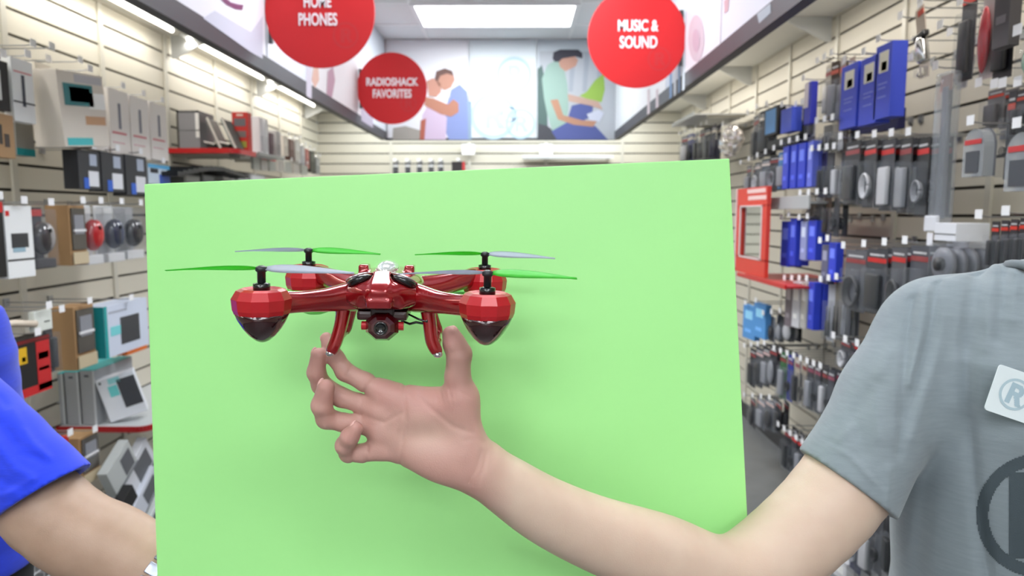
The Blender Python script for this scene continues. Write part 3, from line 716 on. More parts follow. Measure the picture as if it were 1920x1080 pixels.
# folds hanging from the shoulder and across the sleeve (ridges fused into the cloth)
def fold(pts, r, d0, k=.014):
    ps = [at(x, y, d) for x, y, d in pts]
    for i, (a, b) in enumerate(zip(ps, ps[1:])): T.cone(a, b, r * (.6 if i == 0 else 1), r * (1 if i < len(ps) - 2 else .4), k)
X_, Y_, Z_ = T.grid((slice(None),) * 3); PX, PY, PD = px_of(X_, Y_, Z_)
dsp = np.zeros(T.F.shape, np.float32)
def wave(pts, w, amp, skew=0):
    crease(pts, w, amp)
# grooves (+) and ridges (-)
wave([(1712, 560), (1700, 640), (1694, 720), (1688, 780)], 9, .0045); wave([(1735, 545), (1722, 640), (1705, 720)], 9, -.0035)
wave([(1760, 520), (1748, 610), (1722, 700), (1694, 790), (1684, 850)], 9, .0045); wave([(1775, 530), (1768, 620), (1742, 720), (1712, 820)], 12, -.0030)
wave([(1835, 505), (1826, 560), (1812, 640), (1815, 760), (1826, 900), (1850, 1080)], 15, .0050); wave([(1800, 520), (1795, 640), (1790, 760)], 14, -.0025)
wave([(1862, 500), (1856, 580), (1848, 650)], 12, -.0030); wave([(1884, 500), (1880, 560), (1872, 640)], 9, .0030); wave([(1905, 505), (1900, 600)], 10, -.0025)
wave([(1640, 720), (1600, 780), (1620, 850)], 16, .0030); wave([(1600, 800), (1570, 830), (1640, 900)], 9, -.0022); wave([(1668, 660), (1640, 720), (1650, 820)], 12, -.0025)
wave([(1556, 826), (1600, 850), (1660, 915)], 4, .0016); wave([(1552, 832), (1596, 858), (1656, 922)], 3, -.001)
wave([(1655, 1080), (1662, 960), (1668, 880)], 10, -.003); wave([(1720, 1080), (1730, 960), (1745, 860)], 20, .003)
T.F += np.where(Y_ < .86, dsp, 0)
T.F += (.0012 * np.sin(X_ * 55 + Z_ * 23) * np.sin(Z_ * 31 - X_ * 17)).astype(np.float32)
# cut the cuffs and the neck, then hollow the cuffs
cutp = at(1586, 903, .790); n_c = (at(1586, 903, .79) - at(1660, 790, .805)).normalized()
c0, c1_ = at(1515, 850, .82), at(1655, 957, .82); tt = (c1_ - c0).normalized(); n_c = Vector(sd); n_c -= _F * n_c.dot(_F); n_c = (n_c - tt * n_c.dot(tt)).normalized()
reg = ((X_ < .46) & (Z_ < 1.33)) & ((X_ - SH.x) * sd.x + (Y_ - SH.y) * sd.y + (Z_ - SH.z) * sd.z > .08)
pl = (X_ - c0.x) * n_c.x + (Y_ - c0.y) * n_c.y + (Z_ - c0.z) * n_c.z
T.F = np.where(reg & (X_ * 1.0 < .452), np.maximum(T.F, pl), T.F).astype(np.float32)
T.cone(CU + sd * .035, CU + sd * .09, .0560, .0570, .003, 's')
ld = (lcu - lsh).normalized(); T.cone(lcu - ld * .03, lcu + ld * .08, .050, .054, .004, 's')
T.ell((gx, gy - .005, 1.425), (.074, .078, .045), None, .006, 's')
shirt = T.mesh('t_shirt', cloth_mat('grey_cotton', (131, 141, 147)), None, (0, 0, 0)); under(shirt, person_r)
shirt['label'] = 'grey cotton t-shirt with a darker ring logo'
# neck band
nb = [Vector((gx + .080 * math.cos(t), gy - .002 + .078 * math.sin(t), 1.386 + .004 * math.cos(2 * t) - .010 * max(0, -math.sin(t)))) for t in [2 * math.pi * k / 32 for k in range(33)]]
under(MB().tube(nb, .0055, 8).build('neck_band', cloth_mat('grey_rib', (112, 121, 127)), None, True), person_r)
# ring logo printed on the chest: cells projected on the cloth
def project_print(parent, target, px, py, r_px, d0, shape, rgb, name, cell=.0011, lift=.0009, rot=0.0):
    dg = bpy.context.evaluated_depsgraph_get(); me = target.data
    off = target.matrix_world.translation if target.parent is None else target.location + target.parent.location
    bvh = BVHTree.FromPolygons([v.co + off for v in me.vertices], [p.vertices for p in me.polygons])
    r = r_px * d0 / FPX; n = int(2 * r / cell) + 1; bm = bmesh.new(); V = {}
    org = at(px, py, d0); cr, sr = math.cos(rot), math.sin(rot)
    def vert(i, j):
        if (i, j) in V: return V[(i, j)]
        u, v = (i / n * 2 - 1) * r, (j / n * 2 - 1) * r
        p = org + _R * (u * cr - v * sr) + _U * (u * sr + v * cr); h = bvh.ray_cast(CAMP, (p - CAMP).normalized())
        V[(i, j)] = bm.verts.new(h[0] + h[1] * lift if h[1].y < 0 else h[0] - h[1] * lift) if h[0] else None
        return V[(i, j)]
    for i in range(n):
        for j in range(n):
            u, v = (i + .5) / n * 2 - 1, (j + .5) / n * 2 - 1
            if shape(u, v):
                vs = [vert(i, j), vert(i + 1, j), vert(i + 1, j + 1), vert(i, j + 1)]
                if all(vs): bm.faces.new(vs)
    me2 = bpy.data.meshes.new(name); bm.to_mesh(me2); bm.free(); me2.materials.append(mat(rgb, .9, spec=.2, bump=.2, bscale=900))
    for p in me2.polygons: p.use_smooth = True
    o = bpy.data.objects.new(name, me2); COL.objects.link(o); return under(o, parent)
bpy.context.view_layer.update()
project_print(person_r, shirt, 1946, 966, 115, .74, lambda u, v: .80 < math.hypot(u, v) < 1.0 or (abs(u) < .8 and abs(v) < .8 and r_shape(u / 1.4, v / 1.4)), (74, 84, 90), 'logo_print', .0014)
# badge
bd_c = at(1905, 737, .752); bx_ = (_R * math.cos(-.33) + _U * math.sin(-.33)); bz_ = (_U * math.cos(-.33) - _R * math.sin(-.33))
yb_ = Vector((0, 1, 0)); bx_ = bx_.normalized(); 
badge = empty('name_badge', at(1915, 740, .752), (0, 0, 0), 'white rounded card badge with a pale ring logo pinned to the grey t-shirt', 'badge')
Rbd = Matrix((bx_, bz_.cross(bx_), bz_)).transposed()
badge.matrix_world = Matrix.Translation(at(1915, 744, .752)) @ Rbd.to_4x4()
def rrect(w, h, r, n=5):
    out = []
    for cx, cz, a0 in ((w / 2 - r, h / 2 - r, 0), (-w / 2 + r, h / 2 - r, 90), (-w / 2 + r, -h / 2 + r, 180), (w / 2 - r, -h / 2 + r, 270)):
        for k in range(n + 1): t = math.radians(a0 + 90 * k / n); out.append((cx + r * math.cos(t), cz + r * math.sin(t)))
    return out
s_ = .752 / FPX
MB().prism(rrect(118 * s_, 90 * s_, 6 * s_), .0012).build('card', mat((226, 236, 240), .35), badge)
o = ring2(None, 'ring_logo', Vector((-14 * s_, 0, 0)), 25 * s_, 30 * s_, (176, 198, 208), Xv, Zv, -Yv, .0010); o.parent = badge
o = letter_r(None, 'logo_letter', Vector((-14 * s_, 0, 0)), 40 * s_, (166, 190, 202), Xv, Zv, -Yv, .0010, 24, -.1); o.parent = badge
# moles, hair, trousers, shoes
for (x, y, d, r) in ((1455, 959, .726, .0009), (1083, 951, .69, .0007)):
    pass
under(face_bits(person_r, HC, 1.0, -.5, (70, 50, 38)), person_r)
for c_ in list(person_r.children):
    if c_.name.startswith('eye'): c_.location = -person_r.location
P = Field(axis((gx - .25, gx + .25, .009)), axis((gy - .2, gy + .2, .009)), axis((.03, 1.0, .009)))
P.column(gx, gy, [(.80, .165, .115, 0), (.90, .18, .12, 0), (.97, .165, .115, 0)], .03, gyaw)
for q in (-1, 1): P.chain([((gx + q * .085, gy, .84), .10), ((gx + q * .095, gy - .005, .47), .072), ((gx + q * .10, gy + .015, .10), .062)], .02)
under(P.mesh('trousers', mat((46, 48, 56), .9)), person_r)
for q in (-1, 1):
    S = Field(axis((gx + q * .11 - .07, gx + q * .11 + .07, .006)), axis((gy - .22, gy + .10, .006)), axis((-.01, .13, .006)))
    S.chain([((gx + q * .10, gy + .03, .050), .045), ((gx + q * .115, gy - .14, .038), .038)], .02); S.clip((0, 0, .001), (0, 0, -1))
    under(S.mesh('shoe', mat((40, 40, 42), .5)), person_r)

# ---- the person in the blue shirt (left), holding the board from behind
SK2 = skin_mat('skin_tan', (182, 152, 132), (170, 140, 120))
tx, ty = -1.02, 1.10
LS = at(-170, 690, .98); LE = at(95, 962, .925); LW = at(345, 1108, .925)
G = Field(axis((-1.5, -.90, .008), (-.90, -.66, .006), (-.66, -.2, .003)), axis((.80, 1.02, .0035), (1.02, 1.4, .008)),
          axis((-.01, .9, .012), (.9, 1.02, .004), (1.02, 1.3, .003), (1.3, 1.74, .006)))
G.column(tx, ty, [(.80, .16, .11, 0), (.92, .17, .11, 0), (1.02, .15, .10, 0), (1.15, .16, .11, 0), (1.25, .165, .105, 0), (1.32, .12, .08, .01), (1.345, .06, .055, .02)], .03)
lz = LS.z
G.cone((tx + .04, ty + .01, 1.31), LS, .052, .052, .03); G.cone((tx - .04, ty + .01, 1.31), (tx - .18, ty + .01, 1.28), .052, .052, .03)
G.cone((tx, ty + .015, 1.32), (tx, ty - .005, 1.44), .058, .056, .03)
HC2 = Vector((tx, ty - .02, 1.54)); head(G, HC2, 1.0, -.35)
G.spl([(LS, .054), (LE, .0545), (at(215, 1028, .925), .0530), (at(300, 1077, .925), .0485), (LW, .035)], .004, 5)
hb = at(440, 1128, .912); G.cone(LW, hb, .030, .028, .015)
for k, (x, y) in enumerate(((520, 1085), (540, 1110), (540, 1135), (520, 1158))):
    G.chain([(at(455, 1108 + 14 * k, .905), .011), (at((455 + x) / 2 + 10, (1108 + 14 * k + y) / 2, .890), .0095), (at(x, y, .882), .008)], .004)
G.chain([(at(400, 1100, .91), .014), (at(430, 1065, .895), .011), (at(455, 1045, .883), .009)], .008)
a = Vector((tx - .18, ty + .01, 1.27)); G.chain([(a, .050), (a + Vector((-.05, .03, -.27)), .040), (a + Vector((-.02, -.06, -.50)), .027)], .02)
w2 = a + Vector((-.02, -.06, -.50)); G.ell(w2 + Vector((0, 0, -.05)), (.016, .036, .045), None, .015)
for k in range(4): G.chain([(w2 + Vector((0, -.03 + .02 * k, -.08)), .011), (w2 + Vector((.02, -.032 + .021 * k, -.135)), .009)], .005)
G.chain([(w2 + Vector((0, -.03, -.03)), .012), (w2 + Vector((.015, -.06, -.08)), .010)], .006)
for q in (-1, 1):
    G.chain([((tx + q * .085, ty, .84), .090), ((tx + q * .095, ty - .01, .47), .058), ((tx + q * .10, ty + .02, .08), .040)], .03)
    G.chain([((tx + q * .10, ty + .03, .04), .035), ((tx + q * .115, ty - .14, .03), .028)], .02)
person_l = G.mesh('person', SK2, None, (tx, ty, 0))
tag(person_l, 'person in a royal blue t-shirt at left, forearm reaching behind the green board', 'person')
T = Field(axis((-1.35, -.95, .007), (-.95, -.52, .003)), axis((.76, 1.02, .003), (1.02, 1.34, .007)), axis((.84, 1.0, .006), (1.0, 1.38, .003)))
T.column(tx, ty, [(.86, .20, .14, 0), (.98, .195, .135, 0), (1.10, .19, .13, 0), (1.22, .185, .125, 0), (1.29, .17, .115, 0), (1.335, .12, .08, .01), (1.36, .07, .065, .012)], .03)
T.cone((tx + .045, ty + .005, 1.312), LS + Vector((0, 0, .006)), .060, .062, .03); T.cone((tx - .045, ty + .005, 1.31), (tx - .19, ty + .01, 1.285), .060, .062, .03)
BC = at(66, 918, .925); bd = (BC - LS).normalized()
T.cone(LS, BC + bd * .06, .067, .0655, .02); T.cone(a, a + Vector((-.03, .02, -.16)), .062, .060, .02)
X_, Y_, Z_ = T.grid((slice(None),) * 3); PX, PY, PD = px_of(X_, Y_, Z_); dsp = np.zeros(T.F.shape, np.float32)
for pts, w, am in (([(0, 800), (40, 850), (80, 865)], 9, .003), ([(-10, 830), (30, 880), (60, 895)], 9, -.004), ([(20, 770), (60, 830), (90, 858)], 8, -.0035), ([(-20, 880), (10, 905), (40, 915)], 9, .003), ([(-30, 760), (10, 800), (30, 830)], 10, .003), ([(-20, 930), (10, 930), (60, 900)], 6, -.003), ([(0, 745), (40, 800)], 6, .002)): crease(pts, w, am)
T.F += np.where(Y_ < 1.1, dsp, 0)
T.F += (.0010 * np.sin(X_ * 90 + Z_ * 60) * np.sin(Z_ * 75 - X_ * 30)).astype(np.float32)
c0, c1_ = at(142, 879, .90), at(0, 972, .90); tt = (c1_ - c0).normalized(); n_c = bd - _F * bd.dot(_F); n_c = (n_c - tt * n_c.dot(tt)).normalized()
pl = (X_ - c0.x) * n_c.x + (Y_ - c0.y) * n_c.y + (Z_ - c0.z) * n_c.z
T.F = np.where(X_ > -.80, np.maximum(T.F, pl), T.F).astype(np.float32)
T.cone(BC + bd * .045, BC + bd * .10, .0565, .0575, .003, 's')
T.ell((tx, ty - .005, 1.40), (.068, .075, .045), None, .006, 's')
sh2 = under(T.mesh('t_shirt', cloth_mat('blue_cotton', (36, 62, 214), 600)), person_l); sh2['label'] = 'royal blue t-shirt'
face_bits(person_l, HC2, 1.0, -.35, (40, 32, 28))
for c_ in person_l.children:
    if c_.name.startswith(('eye', 'hair')): c_.location = -person_l.location
for c_ in person_r.children:
    if c_.name.startswith('hair'): c_.location = -person_r.location
P = Field(axis((tx - .25, tx + .25, .009)), axis((ty - .2, ty + .2, .009)), axis((.03, 1.0, .009)))
P.column(tx, ty, [(.80, .17, .12, 0), (.90, .185, .125, 0), (.97, .17, .12, 0)], .03)
for q in (-1, 1): P.chain([((tx + q * .085, ty, .84), .10), ((tx + q * .095, ty - .005, .47), .074), ((tx + q * .10, ty + .015, .10), .062)], .02)
under(P.mesh('trousers', mat((40, 42, 48), .9)), person_l)
for q in (-1, 1):
    S = Field(axis((tx + q * .11 - .07, tx + q * .11 + .07, .006)), axis((ty - .22, ty + .10, .006)), axis((-.01, .13, .006)))
    S.chain([((tx + q * .10, ty + .03, .050), .045), ((tx + q * .115, ty - .14, .038), .038)], .02); S.clip((0, 0, .001), (0, 0, -1))
    under(S.mesh('shoe', mat((30, 30, 32), .5)), person_l)
# wristwatch on the hidden wrist, its edge shows beside the board
wd = (LW - at(300, 1082, .925)).normalized(); wc = at(300, 1078, .925); Rw = wd.to_track_quat('Z', 'Y').to_matrix()
watch = empty('wristwatch', wc, (0, 0, 0), 'silver link wristwatch on the blue-shirted person\'s wrist at the board edge', 'watch')
for k in range(18):
    t = 2 * math.pi * k / 18; rr = .0525
    b_ = Rw @ Matrix.Rotation(t, 3, 'Z'); MB().box(b_ @ Vector((rr, 0, 0)), (.004, .0145, .018), b_, .001).build('link', mat((150, 154, 166), .32, 1.0), watch, True)
fr = -_F - wd * (-_F).dot(wd); fr.normalize(); Rf = Matrix((wd.cross(fr), wd, fr)).transposed()
cs = MB().lathe([(.017, -.004), (.018, 0), (.017, .005)], fr * .054, 24, Rf).build('case', mat((186, 190, 200), .2, 1.0), watch, True)

# ------------------------------------------------------------------ the drone
D0 = at(727, 548, .67)
drone = empty('toy_drone', D0, (0, 0, 0), 'glossy red four-rotor toy drone held between thumb and fingertips in front of the green board', 'drone')
drone.rotation_euler = (math.radians(1.2), math.radians(1.4), math.radians(3.4))
M_red = mat((150, 5, 16), .16, .35, coat=1.0); M_redm = mat((182, 18, 30), .36, .1, coat=.2); M_drk = mat((50, 3, 10), .10, .2, coat=1.0)
M_blk = mat((14, 14, 16), .25, coat=.5); M_chr = mat((205, 205, 210), .12, 1.0); M_grn = mat((84, 206, 60), .35, coat=.3); M_gry = mat((138, 150, 164), .45)
f = Field(axis((-.055, .055, .0009)), axis((-.080, .075, .0010)), axis((-.030, .040, .0009)))
f.ell((0, -.004, .008), (.036, .056, .0155), None, .006); f.ell((0, -.034, .006), (.031, .030, .0125), None, .008)
f.ell((0, .030, .008), (.030, .040, .014), None, .008)
f.rbox((0, -.048, .010), (.0095, .016, .0095), .004, Matrix.Rotation(.55, 3, 'X'), .003)
f.rbox((0, -.058, -.0005), (.0115, .007, .005), .003, Matrix.Rotation(.3, 3, 'X'), .003)
for q in (-1, 1):
    f.ell((q * .0195, -.041, .0165), (.0125, .013, .0062), Matrix.Rotation(q * .35, 3, 'Y') @ Matrix.Rotation(-.3, 3, 'X'), .002, 's')
    f.rbox((q * .0215, -.004, .0225), (.0048, .008, .005), .002, None, .003)
    f.cone((q * .018, -.050, -.002), (q * .034, -.034, .003), .006, .008, .006)
f.ell((0, -.004, -.004), (.036, .048, .0105), None, .008)
f.mesh('body_shell', M_red, drone)
for q in (-1, 1):
    R_ = Matrix.Rotation(q * .35, 3, 'Y') @ Matrix.Rotation(-.3, 3, 'X')
    w_ = MB().ball((q * .0195, -.0405, .0150), (.0120, .0125, .0058), R_, 20).build('window', M_blk, drone, True)
    tr_ = [Vector((q * .0195, -.0415, .0168)) + R_ @ Vector((.0122 * math.cos(t), .0130 * math.sin(t), .0016)) for t in [2 * math.pi * k / 24 for k in range(25)]]
    MB().tube(tr_, .0009, 6).build('window_rim', M_chr, w_, True)
f = Field(axis((-.014, .014, .0008)), axis((-.030, .035, .001)), axis((.014, .036, .0007)))
f.ell((.0, 0, .022), (.0115, .024, .0095), None, .003); f.mesh('canopy', mat((225, 232, 228), .08, .5, coat=1), drone)
MB().box((0, -.02, -.0160), (.046, .046, .009), None, .003).build('belly_plate', mat((52, 6, 12), .3, coat=.5), drone)
def blade_mat(rgb):
    m = bpy.data.materials.new('blade_plastic'); m.use_nodes = True; nt = m.node_tree; b = nt.nodes['Principled BSDF']; c = tuple(s2l(v) for v in rgb) + (1,)
    b.inputs['Base Color'].default_value = c; b.inputs['Roughness'].default_value = .4; tr = nt.nodes.new('ShaderNodeBsdfTranslucent'); tr.inputs[0].default_value = c
    mx = nt.nodes.new('ShaderNodeMixShader'); mx.inputs[0].default_value = .55; nt.links.new(b.outputs[0], mx.inputs[1]); nt.links.new(tr.outputs[0], mx.inputs[2]); nt.links.new(mx.outputs[0], nt.nodes['Material Output'].inputs[0]); return m
M_bg, M_bw = blade_mat((96, 226, 76)), blade_mat((206, 214, 228))
# arms, pods, rotors
for qx in (-1, 1):
    for qy in (-1, 1):
        fa = Field(axis((min(0, qx * .12), max(0, qx * .12), .0012)), axis((min(0, qy * .105), max(0, qy * .105), .0012)), axis((-.02, .032, .001)))
        zz = .000 if qy < 0 else .008
        fa.spl([((qx * .012, qy * .022, .003), .0115), ((qx * .030, qy * .034, .0025), .0098), ((qx * .050, qy * .048, zz * .6), .0080), ((qx * .068, qy * .061, zz), .0070), ((qx * .084, qy * .075, zz + .001), .0078)], .003)
        fa.spl([((qx * .022, qy * .024, -.003), .009), ((qx * .042, qy * .038, zz * .4 - .004), .0066), ((qx * .064, qy * .056, zz * .7 - .004), .0046), ((qx * .082, qy * .073, zz - .004), .0040)], .006)
        arm = fa.mesh('arm', M_red, drone)
        fr_ = qy < 0; mx_, my_ = qx * .0945, qy * .083
        fp = MB(); 
        top = .0128 if fr_ else .0165
        fp.lathe([(.0125, top - .0015), (.0165, top), (.0205, top - .0015), (.0245, .0045), (.0237, -.0045), (.0222, -.0085)], (mx_, my_, 0), 11, Matrix.Rotation(.2 * qx, 3, 'Z'))
        pod = fp.build('motor_pod', M_redm, drone)
        if fr_:
            MB().lathe([(.0221, -.0082), (.0196, -.0145), (.0158, -.0210), (.0112, -.0268), (.0062, -.0312), (.0028, -.0328), (0, -.0333)], (mx_, my_, 0), 32).build('light_cone', M_drk, pod, True)
        else:
            MB().lathe([(.0224, -.0085), (.0222, -.0170), (.0190, -.0260), (.0130, -.0330), (.0060, -.0365), (0, -.0372)], (mx_ - qx * .006, my_, 0), 32, None, 1.28).build('light_cone', M_grn, pod, True)
        MB().lathe([(.0070, top - .002), (.0070, top + .004), (.0030, top + .005)], (mx_, my_, 0), 16).build('motor', M_blk, pod, True)
        pz = .0275 if fr_ else .0305
        MB().lathe([(.0034, top + .003), (.0034, pz - .001), (.0048, pz), (.0048, pz + .003), (.002, pz + .0045)], (mx_, my_, 0), 14).build('shaft', mat((34, 36, 40), .35), pod, True)
        # two blades, each twisted and tapered
        ang = {(-1, -1): 0.05, (1, -1): -.04, (-1, 1): .03, (1, 1): -.06}[(qx, qy)]
        for bi in (0, 1):
            th = ang + math.pi * bi; bl = MB(); n_ = 12; Lb = .0760
            green = (qx < 0 and fr_ and bi == 1) or (qx > 0 and fr_ and bi == 0) or (qx < 0 and not fr_ and bi == 0) or (qx > 0 and not fr_ and bi == 1)
            rows = []
            for k in range(n_ + 1):
                s = .004 + (Lb - .004) * k / n_; u = k / n_
                ch = .0034 + .0050 * math.sin(math.pi * min(1, u * 1.05) ** .7) * (1 if u < .96 else .6); tw = math.radians(24 - 15 * u); dz = -.0032 * u * u + .0008
                row = []
                for (e_, hgt) in ((-1, 0), (-.3, .0007), (.5, .0005), (1, 0), (.5, -.0004), (-.3, -.0004)):
                    yy = e_ * ch; zz_ = yy * math.sin(tw) + hgt; yy *= math.cos(tw)
                    row.append(bl.bm.verts.new(Vector((mx_ + s * math.cos(th) - yy * math.sin(th), my_ + s * math.sin(th) + yy * math.cos(th), pz + .0015 + zz_ + dz))))
                rows.append(row)
            for a_, b_ in zip(rows, rows[1:]):
                for k in range(6): bl.bm.faces.new((a_[k], a_[(k + 1) % 6], b_[(k + 1) % 6], b_[k]))
            bl.bm.faces.new(rows[0]); bl.bm.faces.new(rows[-1][::-1])
            o = bl.build('propeller_blade', M_bg if green else M_bw, drone, True); o['label'] = 'green propeller blade' if green else 'pale grey propeller blade'
# landing skids
for q in (-1, 1):
    lf = Field(axis((min(q * .025, q * .070), max(q * .025, q * .070), .0008)), axis((-.052, .050, .001)), axis((-.062, .004, .0008)))
    if q < 0: fs = [((-.0360, -.032, -.004), .0062), ((-.0375, -.034, -.022), .0052), ((-.0420, -.037, -.040), .0048), ((-.0462, -.038, -.050), .0042)]
    else: fs = [((.0395, -.032, -.004), .0062), ((.0425, -.034, -.022), .0055), ((.0452, -.036, -.040), .0050), ((.0500, -.037, -.0495), .0042)]
    ex = fs[-1][0]
    lf.spl(fs, .003); lf.spl([((q * .036, .030, -.002), .0055), ((q * .040, .032, -.022), .0042), ((ex[0] * .97, .028, -.044), .0034)], .004)
    lf.chain([((ex[0], -.037, -.050), .0024), ((ex[0], 0, -.047), .0024), ((ex[0] * .97, .028, -.045), .0026)], .002)
    leg = lf.mesh('landing_leg', M_red, drone)
    MB().ball((ex[0] + q * .0008, -.0385, -.0518), (.0046, .0052, .0034), None, 14).build('foot_cap', M_chr, leg, True)
# camera under the nose
cg = empty('camera_pod', (0.0005, -.040, -.0255)); cg.parent = drone
Rc = Matrix.Rotation(math.pi / 2, 3, 'X')
MB().lathe([(.0095, -.012), (.0145, -.009), (.0150, .004), (.0120, .010), (.0085, .0125)], (0, 0, 0), 8, Rc, 1.06, .92).build('camera_shell', mat((70, 4, 12), .2, .2, coat=1), cg)  # red darkened: shade below the overhead lights is put into this colour
MB().lathe([(.0062, .010), (.0062, .0145), (.0048, .0150), (.0046, .0138), (0, .0132)], (0, 0, 0), 24, Rc).build('lens', mat((10, 16, 16), .1, coat=1), cg, True)
MB().box((0, .004, .014), (.022, .016, .010), None, .002).build('camera_mount', mat((30, 4, 8), .3), cg)
for q in (-1, 1): MB().lathe([(.004, -.003), (.004, .003)], (q * .0160, 0, 0), 12, Matrix.Rotation(math.pi / 2, 3, 'Y')).build('pivot_knob', M_redm, cg)
MB().tube([(.016, .010, .003), (.024, .006, .001), (.030, .004, .003), (.036, .004, .002), (.041, .0, .006)], .0012, 6).tube([(.014, .012, .010), (.020, .010, .004), (.022, .008, .010), (.032, .004, .006), (.041, 0, .004)], .0010, 6).build('cable', M_blk, cg, True)

# ------------------------------------------------------------------ merchandise on the slatwalls
random.seed(7)
DK, BK, GR, WH, RD, BL, TE, TAN = (38, 38, 42), (16, 16, 18), (120, 122, 126), (236, 238, 240), (206, 34, 36), (36, 62, 198), (26, 150, 156), (168, 132, 92)
def place(side, x0, x1, y0, y1, p):
    """front-face rectangle on the plane that stands p out of the wall -> base point, width, height, turn"""
    X = XL + p if side == 'l' else XR - p
    if side == 'b':
        a, b = on_y(x0, (y0 + y1) / 2, YB - p), on_y(x1, (y0 + y1) / 2, YB - p)
        t, u = on_y((x0 + x1) / 2, y0, YB - p), on_y((x0 + x1) / 2, y1, YB - p)
        return Vector(((a.x + b.x) / 2, YB - p, u.z)), abs(a.x - b.x), t.z - u.z, 0.0
    ym = (y0 + y1) / 2; a, b = on_x(x0, ym, X), on_x(x1, ym, X); yc = (a.y + b.y) / 2
    xc = 960 + FPX * 0; 
    k = CAMP + (ray((x0 + x1) / 2, ym)) * (X / ray((x0 + x1) / 2, ym).x)
    t, u = on_x((x0 + x1) / 2, y0, X), on_x((x0 + x1) / 2, y1, X)
    return Vector((X, yc, u.z)), abs(a.y - b.y), t.z - u.z, (math.pi / 2 if side == 'l' else -math.pi / 2)
HC_ = {}
def hook(side, base, h, p, turn, label, tagged=True, drop=.012):
    """wire peg with a price tag on its tip"""
    n = Matrix.Rotation(turn, 3, 'Z') @ Vector((0, -1, 0))
    tip = base + Vector((0, 0, h + drop)) + n * .022; root = tip - n * (p + .020)
    e = empty('peg_hook', root, (0, 0, turn), label, 'hook', 'wire hooks on the %s wall' % {'l': 'left', 'r': 'right', 'b': 'back'}[side])
    L = p + .020
    MB().tube([(0, 0, 0), (0, -L * .92, 0), (0, -L, .004)], .0024, 6).build('wire', M_steel, e)
    MB().box((0, -.002, 0), (.03, .008, .03)).build('back_plate', M_steel, e)
    if tagged: MB().box((0, -L - .002, .008), (.030, .0015, .026), None).build('price_tag', mat((246, 246, 250), .35), e)
    return e
def deco(e, name, w, h, u0, v0, u1, v1, rgb, y=-.0006, t=.0012, rough=.45, **k):
    return MB().box(((u0 + u1 - 1) / 2 * w, y, (v0 + v1) / 2 * h), ((u1 - u0) * w, t, (v1 - v0) * h)).build(name, mat(rgb, rough, **k), e)
def carton(e, w, h, d, rgb, decos=(), rough=.5, side=None):
    if side: MB().box((side[0] * w / 2, d / 2, h / 2), (.0016, d * .98, h * .99)).build('side_panel', mat(side[1], rough), e)
    MB().box((0, d / 2, h / 2), (w, d, h), None, min(.002, d / 6)).build('box', mat(rgb, rough), e)
    for (nm, u0, v0, u1, v1, c) in decos: deco(e, nm, w, h, u0, v0, u1, v1, c)
def blister(e, w, h, d, card, head, prod, style=0, win=.72, shell=True):
    MB().box((0, d * .9, h / 2), (w, .002, h)).build('backing_card', mat(card, .5), e)
    if head: deco(e, 'header', w, h, .04, win + .07, .96, win + .14, head, d * .9 - .002); deco(e, 'white_print', w, h, .15, win + .17, .85, win + .20, (206, 206, 210), d * .9 - .002)
    if style == 0: MB().box((0, d * .5, h * win * .48), (w * .66, d * .55, h * win * .74), None, min(w, d) * .18).build('product', mat(prod, .35), e, True)
    elif style == 1:                                   # coiled cable
        m = MB(); R = min(w, h * win) * .33
        for k in range(3): m.tube([(R * (1 - .12 * k) * math.cos(t), d * (.3 + .15 * k), h * win * .45 + R * 1.15 * (1 - .1 * k) * math.sin(t)) for t in [2 * math.pi * j / 20 for j in range(21)]], w * .045, 6)
        m.build('cable', mat(prod, .4), e, True)
    elif style == 2:                                   # rounded device
        MB().ball((0, d * .45, h * win * .48), (w * .36, d * .42, h * win * .42), None, 16).build('product', mat(prod, .25, coat=.5), e, True)
    elif style == 3:                                   # pair of plugs
        m = MB()
        for q in (-1, 1): m.lathe([(w * .06, 0), (w * .10, h * .05), (w * .10, h * .22), (w * .05, h * .30), (w * .04, h * .52)], (q * w * .2, d * .45, h * .08), 10)
        m.build('product', mat(prod, .3), e, True)
    if shell: MB().box((0, d * .44, h * win * .5), (w * .92, d * .84, h * win * .94), None, min(w * .9, d) * .16).build('clear_shell', clear_mat(), e, True)
USED = {}
def uniq(l):
    if len(l.split()) > 16: print('LONGLABEL', l)
    USED[l] = USED.get(l, 0) + 1
    if USED[l] > 1: print('DUPLABEL', l)
    return l
def item(side, kind, box, p, d, label, cat='package', group=None, hk=True, rgb=WH, decos=(), tilt=0.0, spin=0.0, n=1, name=None, **k):
    base, w, h, turn = place(side, *box, p)
    e = empty(name or {'carton': 'carton', 'blister': 'blister_pack'}[kind], base, (0, tilt, turn + spin), uniq(label), cat, group)
    if kind == 'carton': carton(e, w, h, d, rgb, decos, k.get('rough', .5), k.get('side_rgb') and ((-1 if side == 'l' else 1), k['side_rgb']))
    else: blister(e, w, h, d, rgb, **{q: v for q, v in k.items() if q != 'short'})
    nv = Matrix.Rotation(turn, 3, 'Z') @ Vector((0, 1, 0)); short = k.get('short') or ' '.join(label.replace(',', '').split()[:10])
    for j in range(1, n):
        c = copy_tree(e); c.location = base + nv * (d * 1.12 * j); c['label'] = uniq('%s copy hung behind the %s' % (['', 'nearest', 'rear', 'rearmost'][j], short))
    if hk: hook(side, base, h, p, turn, uniq('wire hook holding the ' + short))
    return e

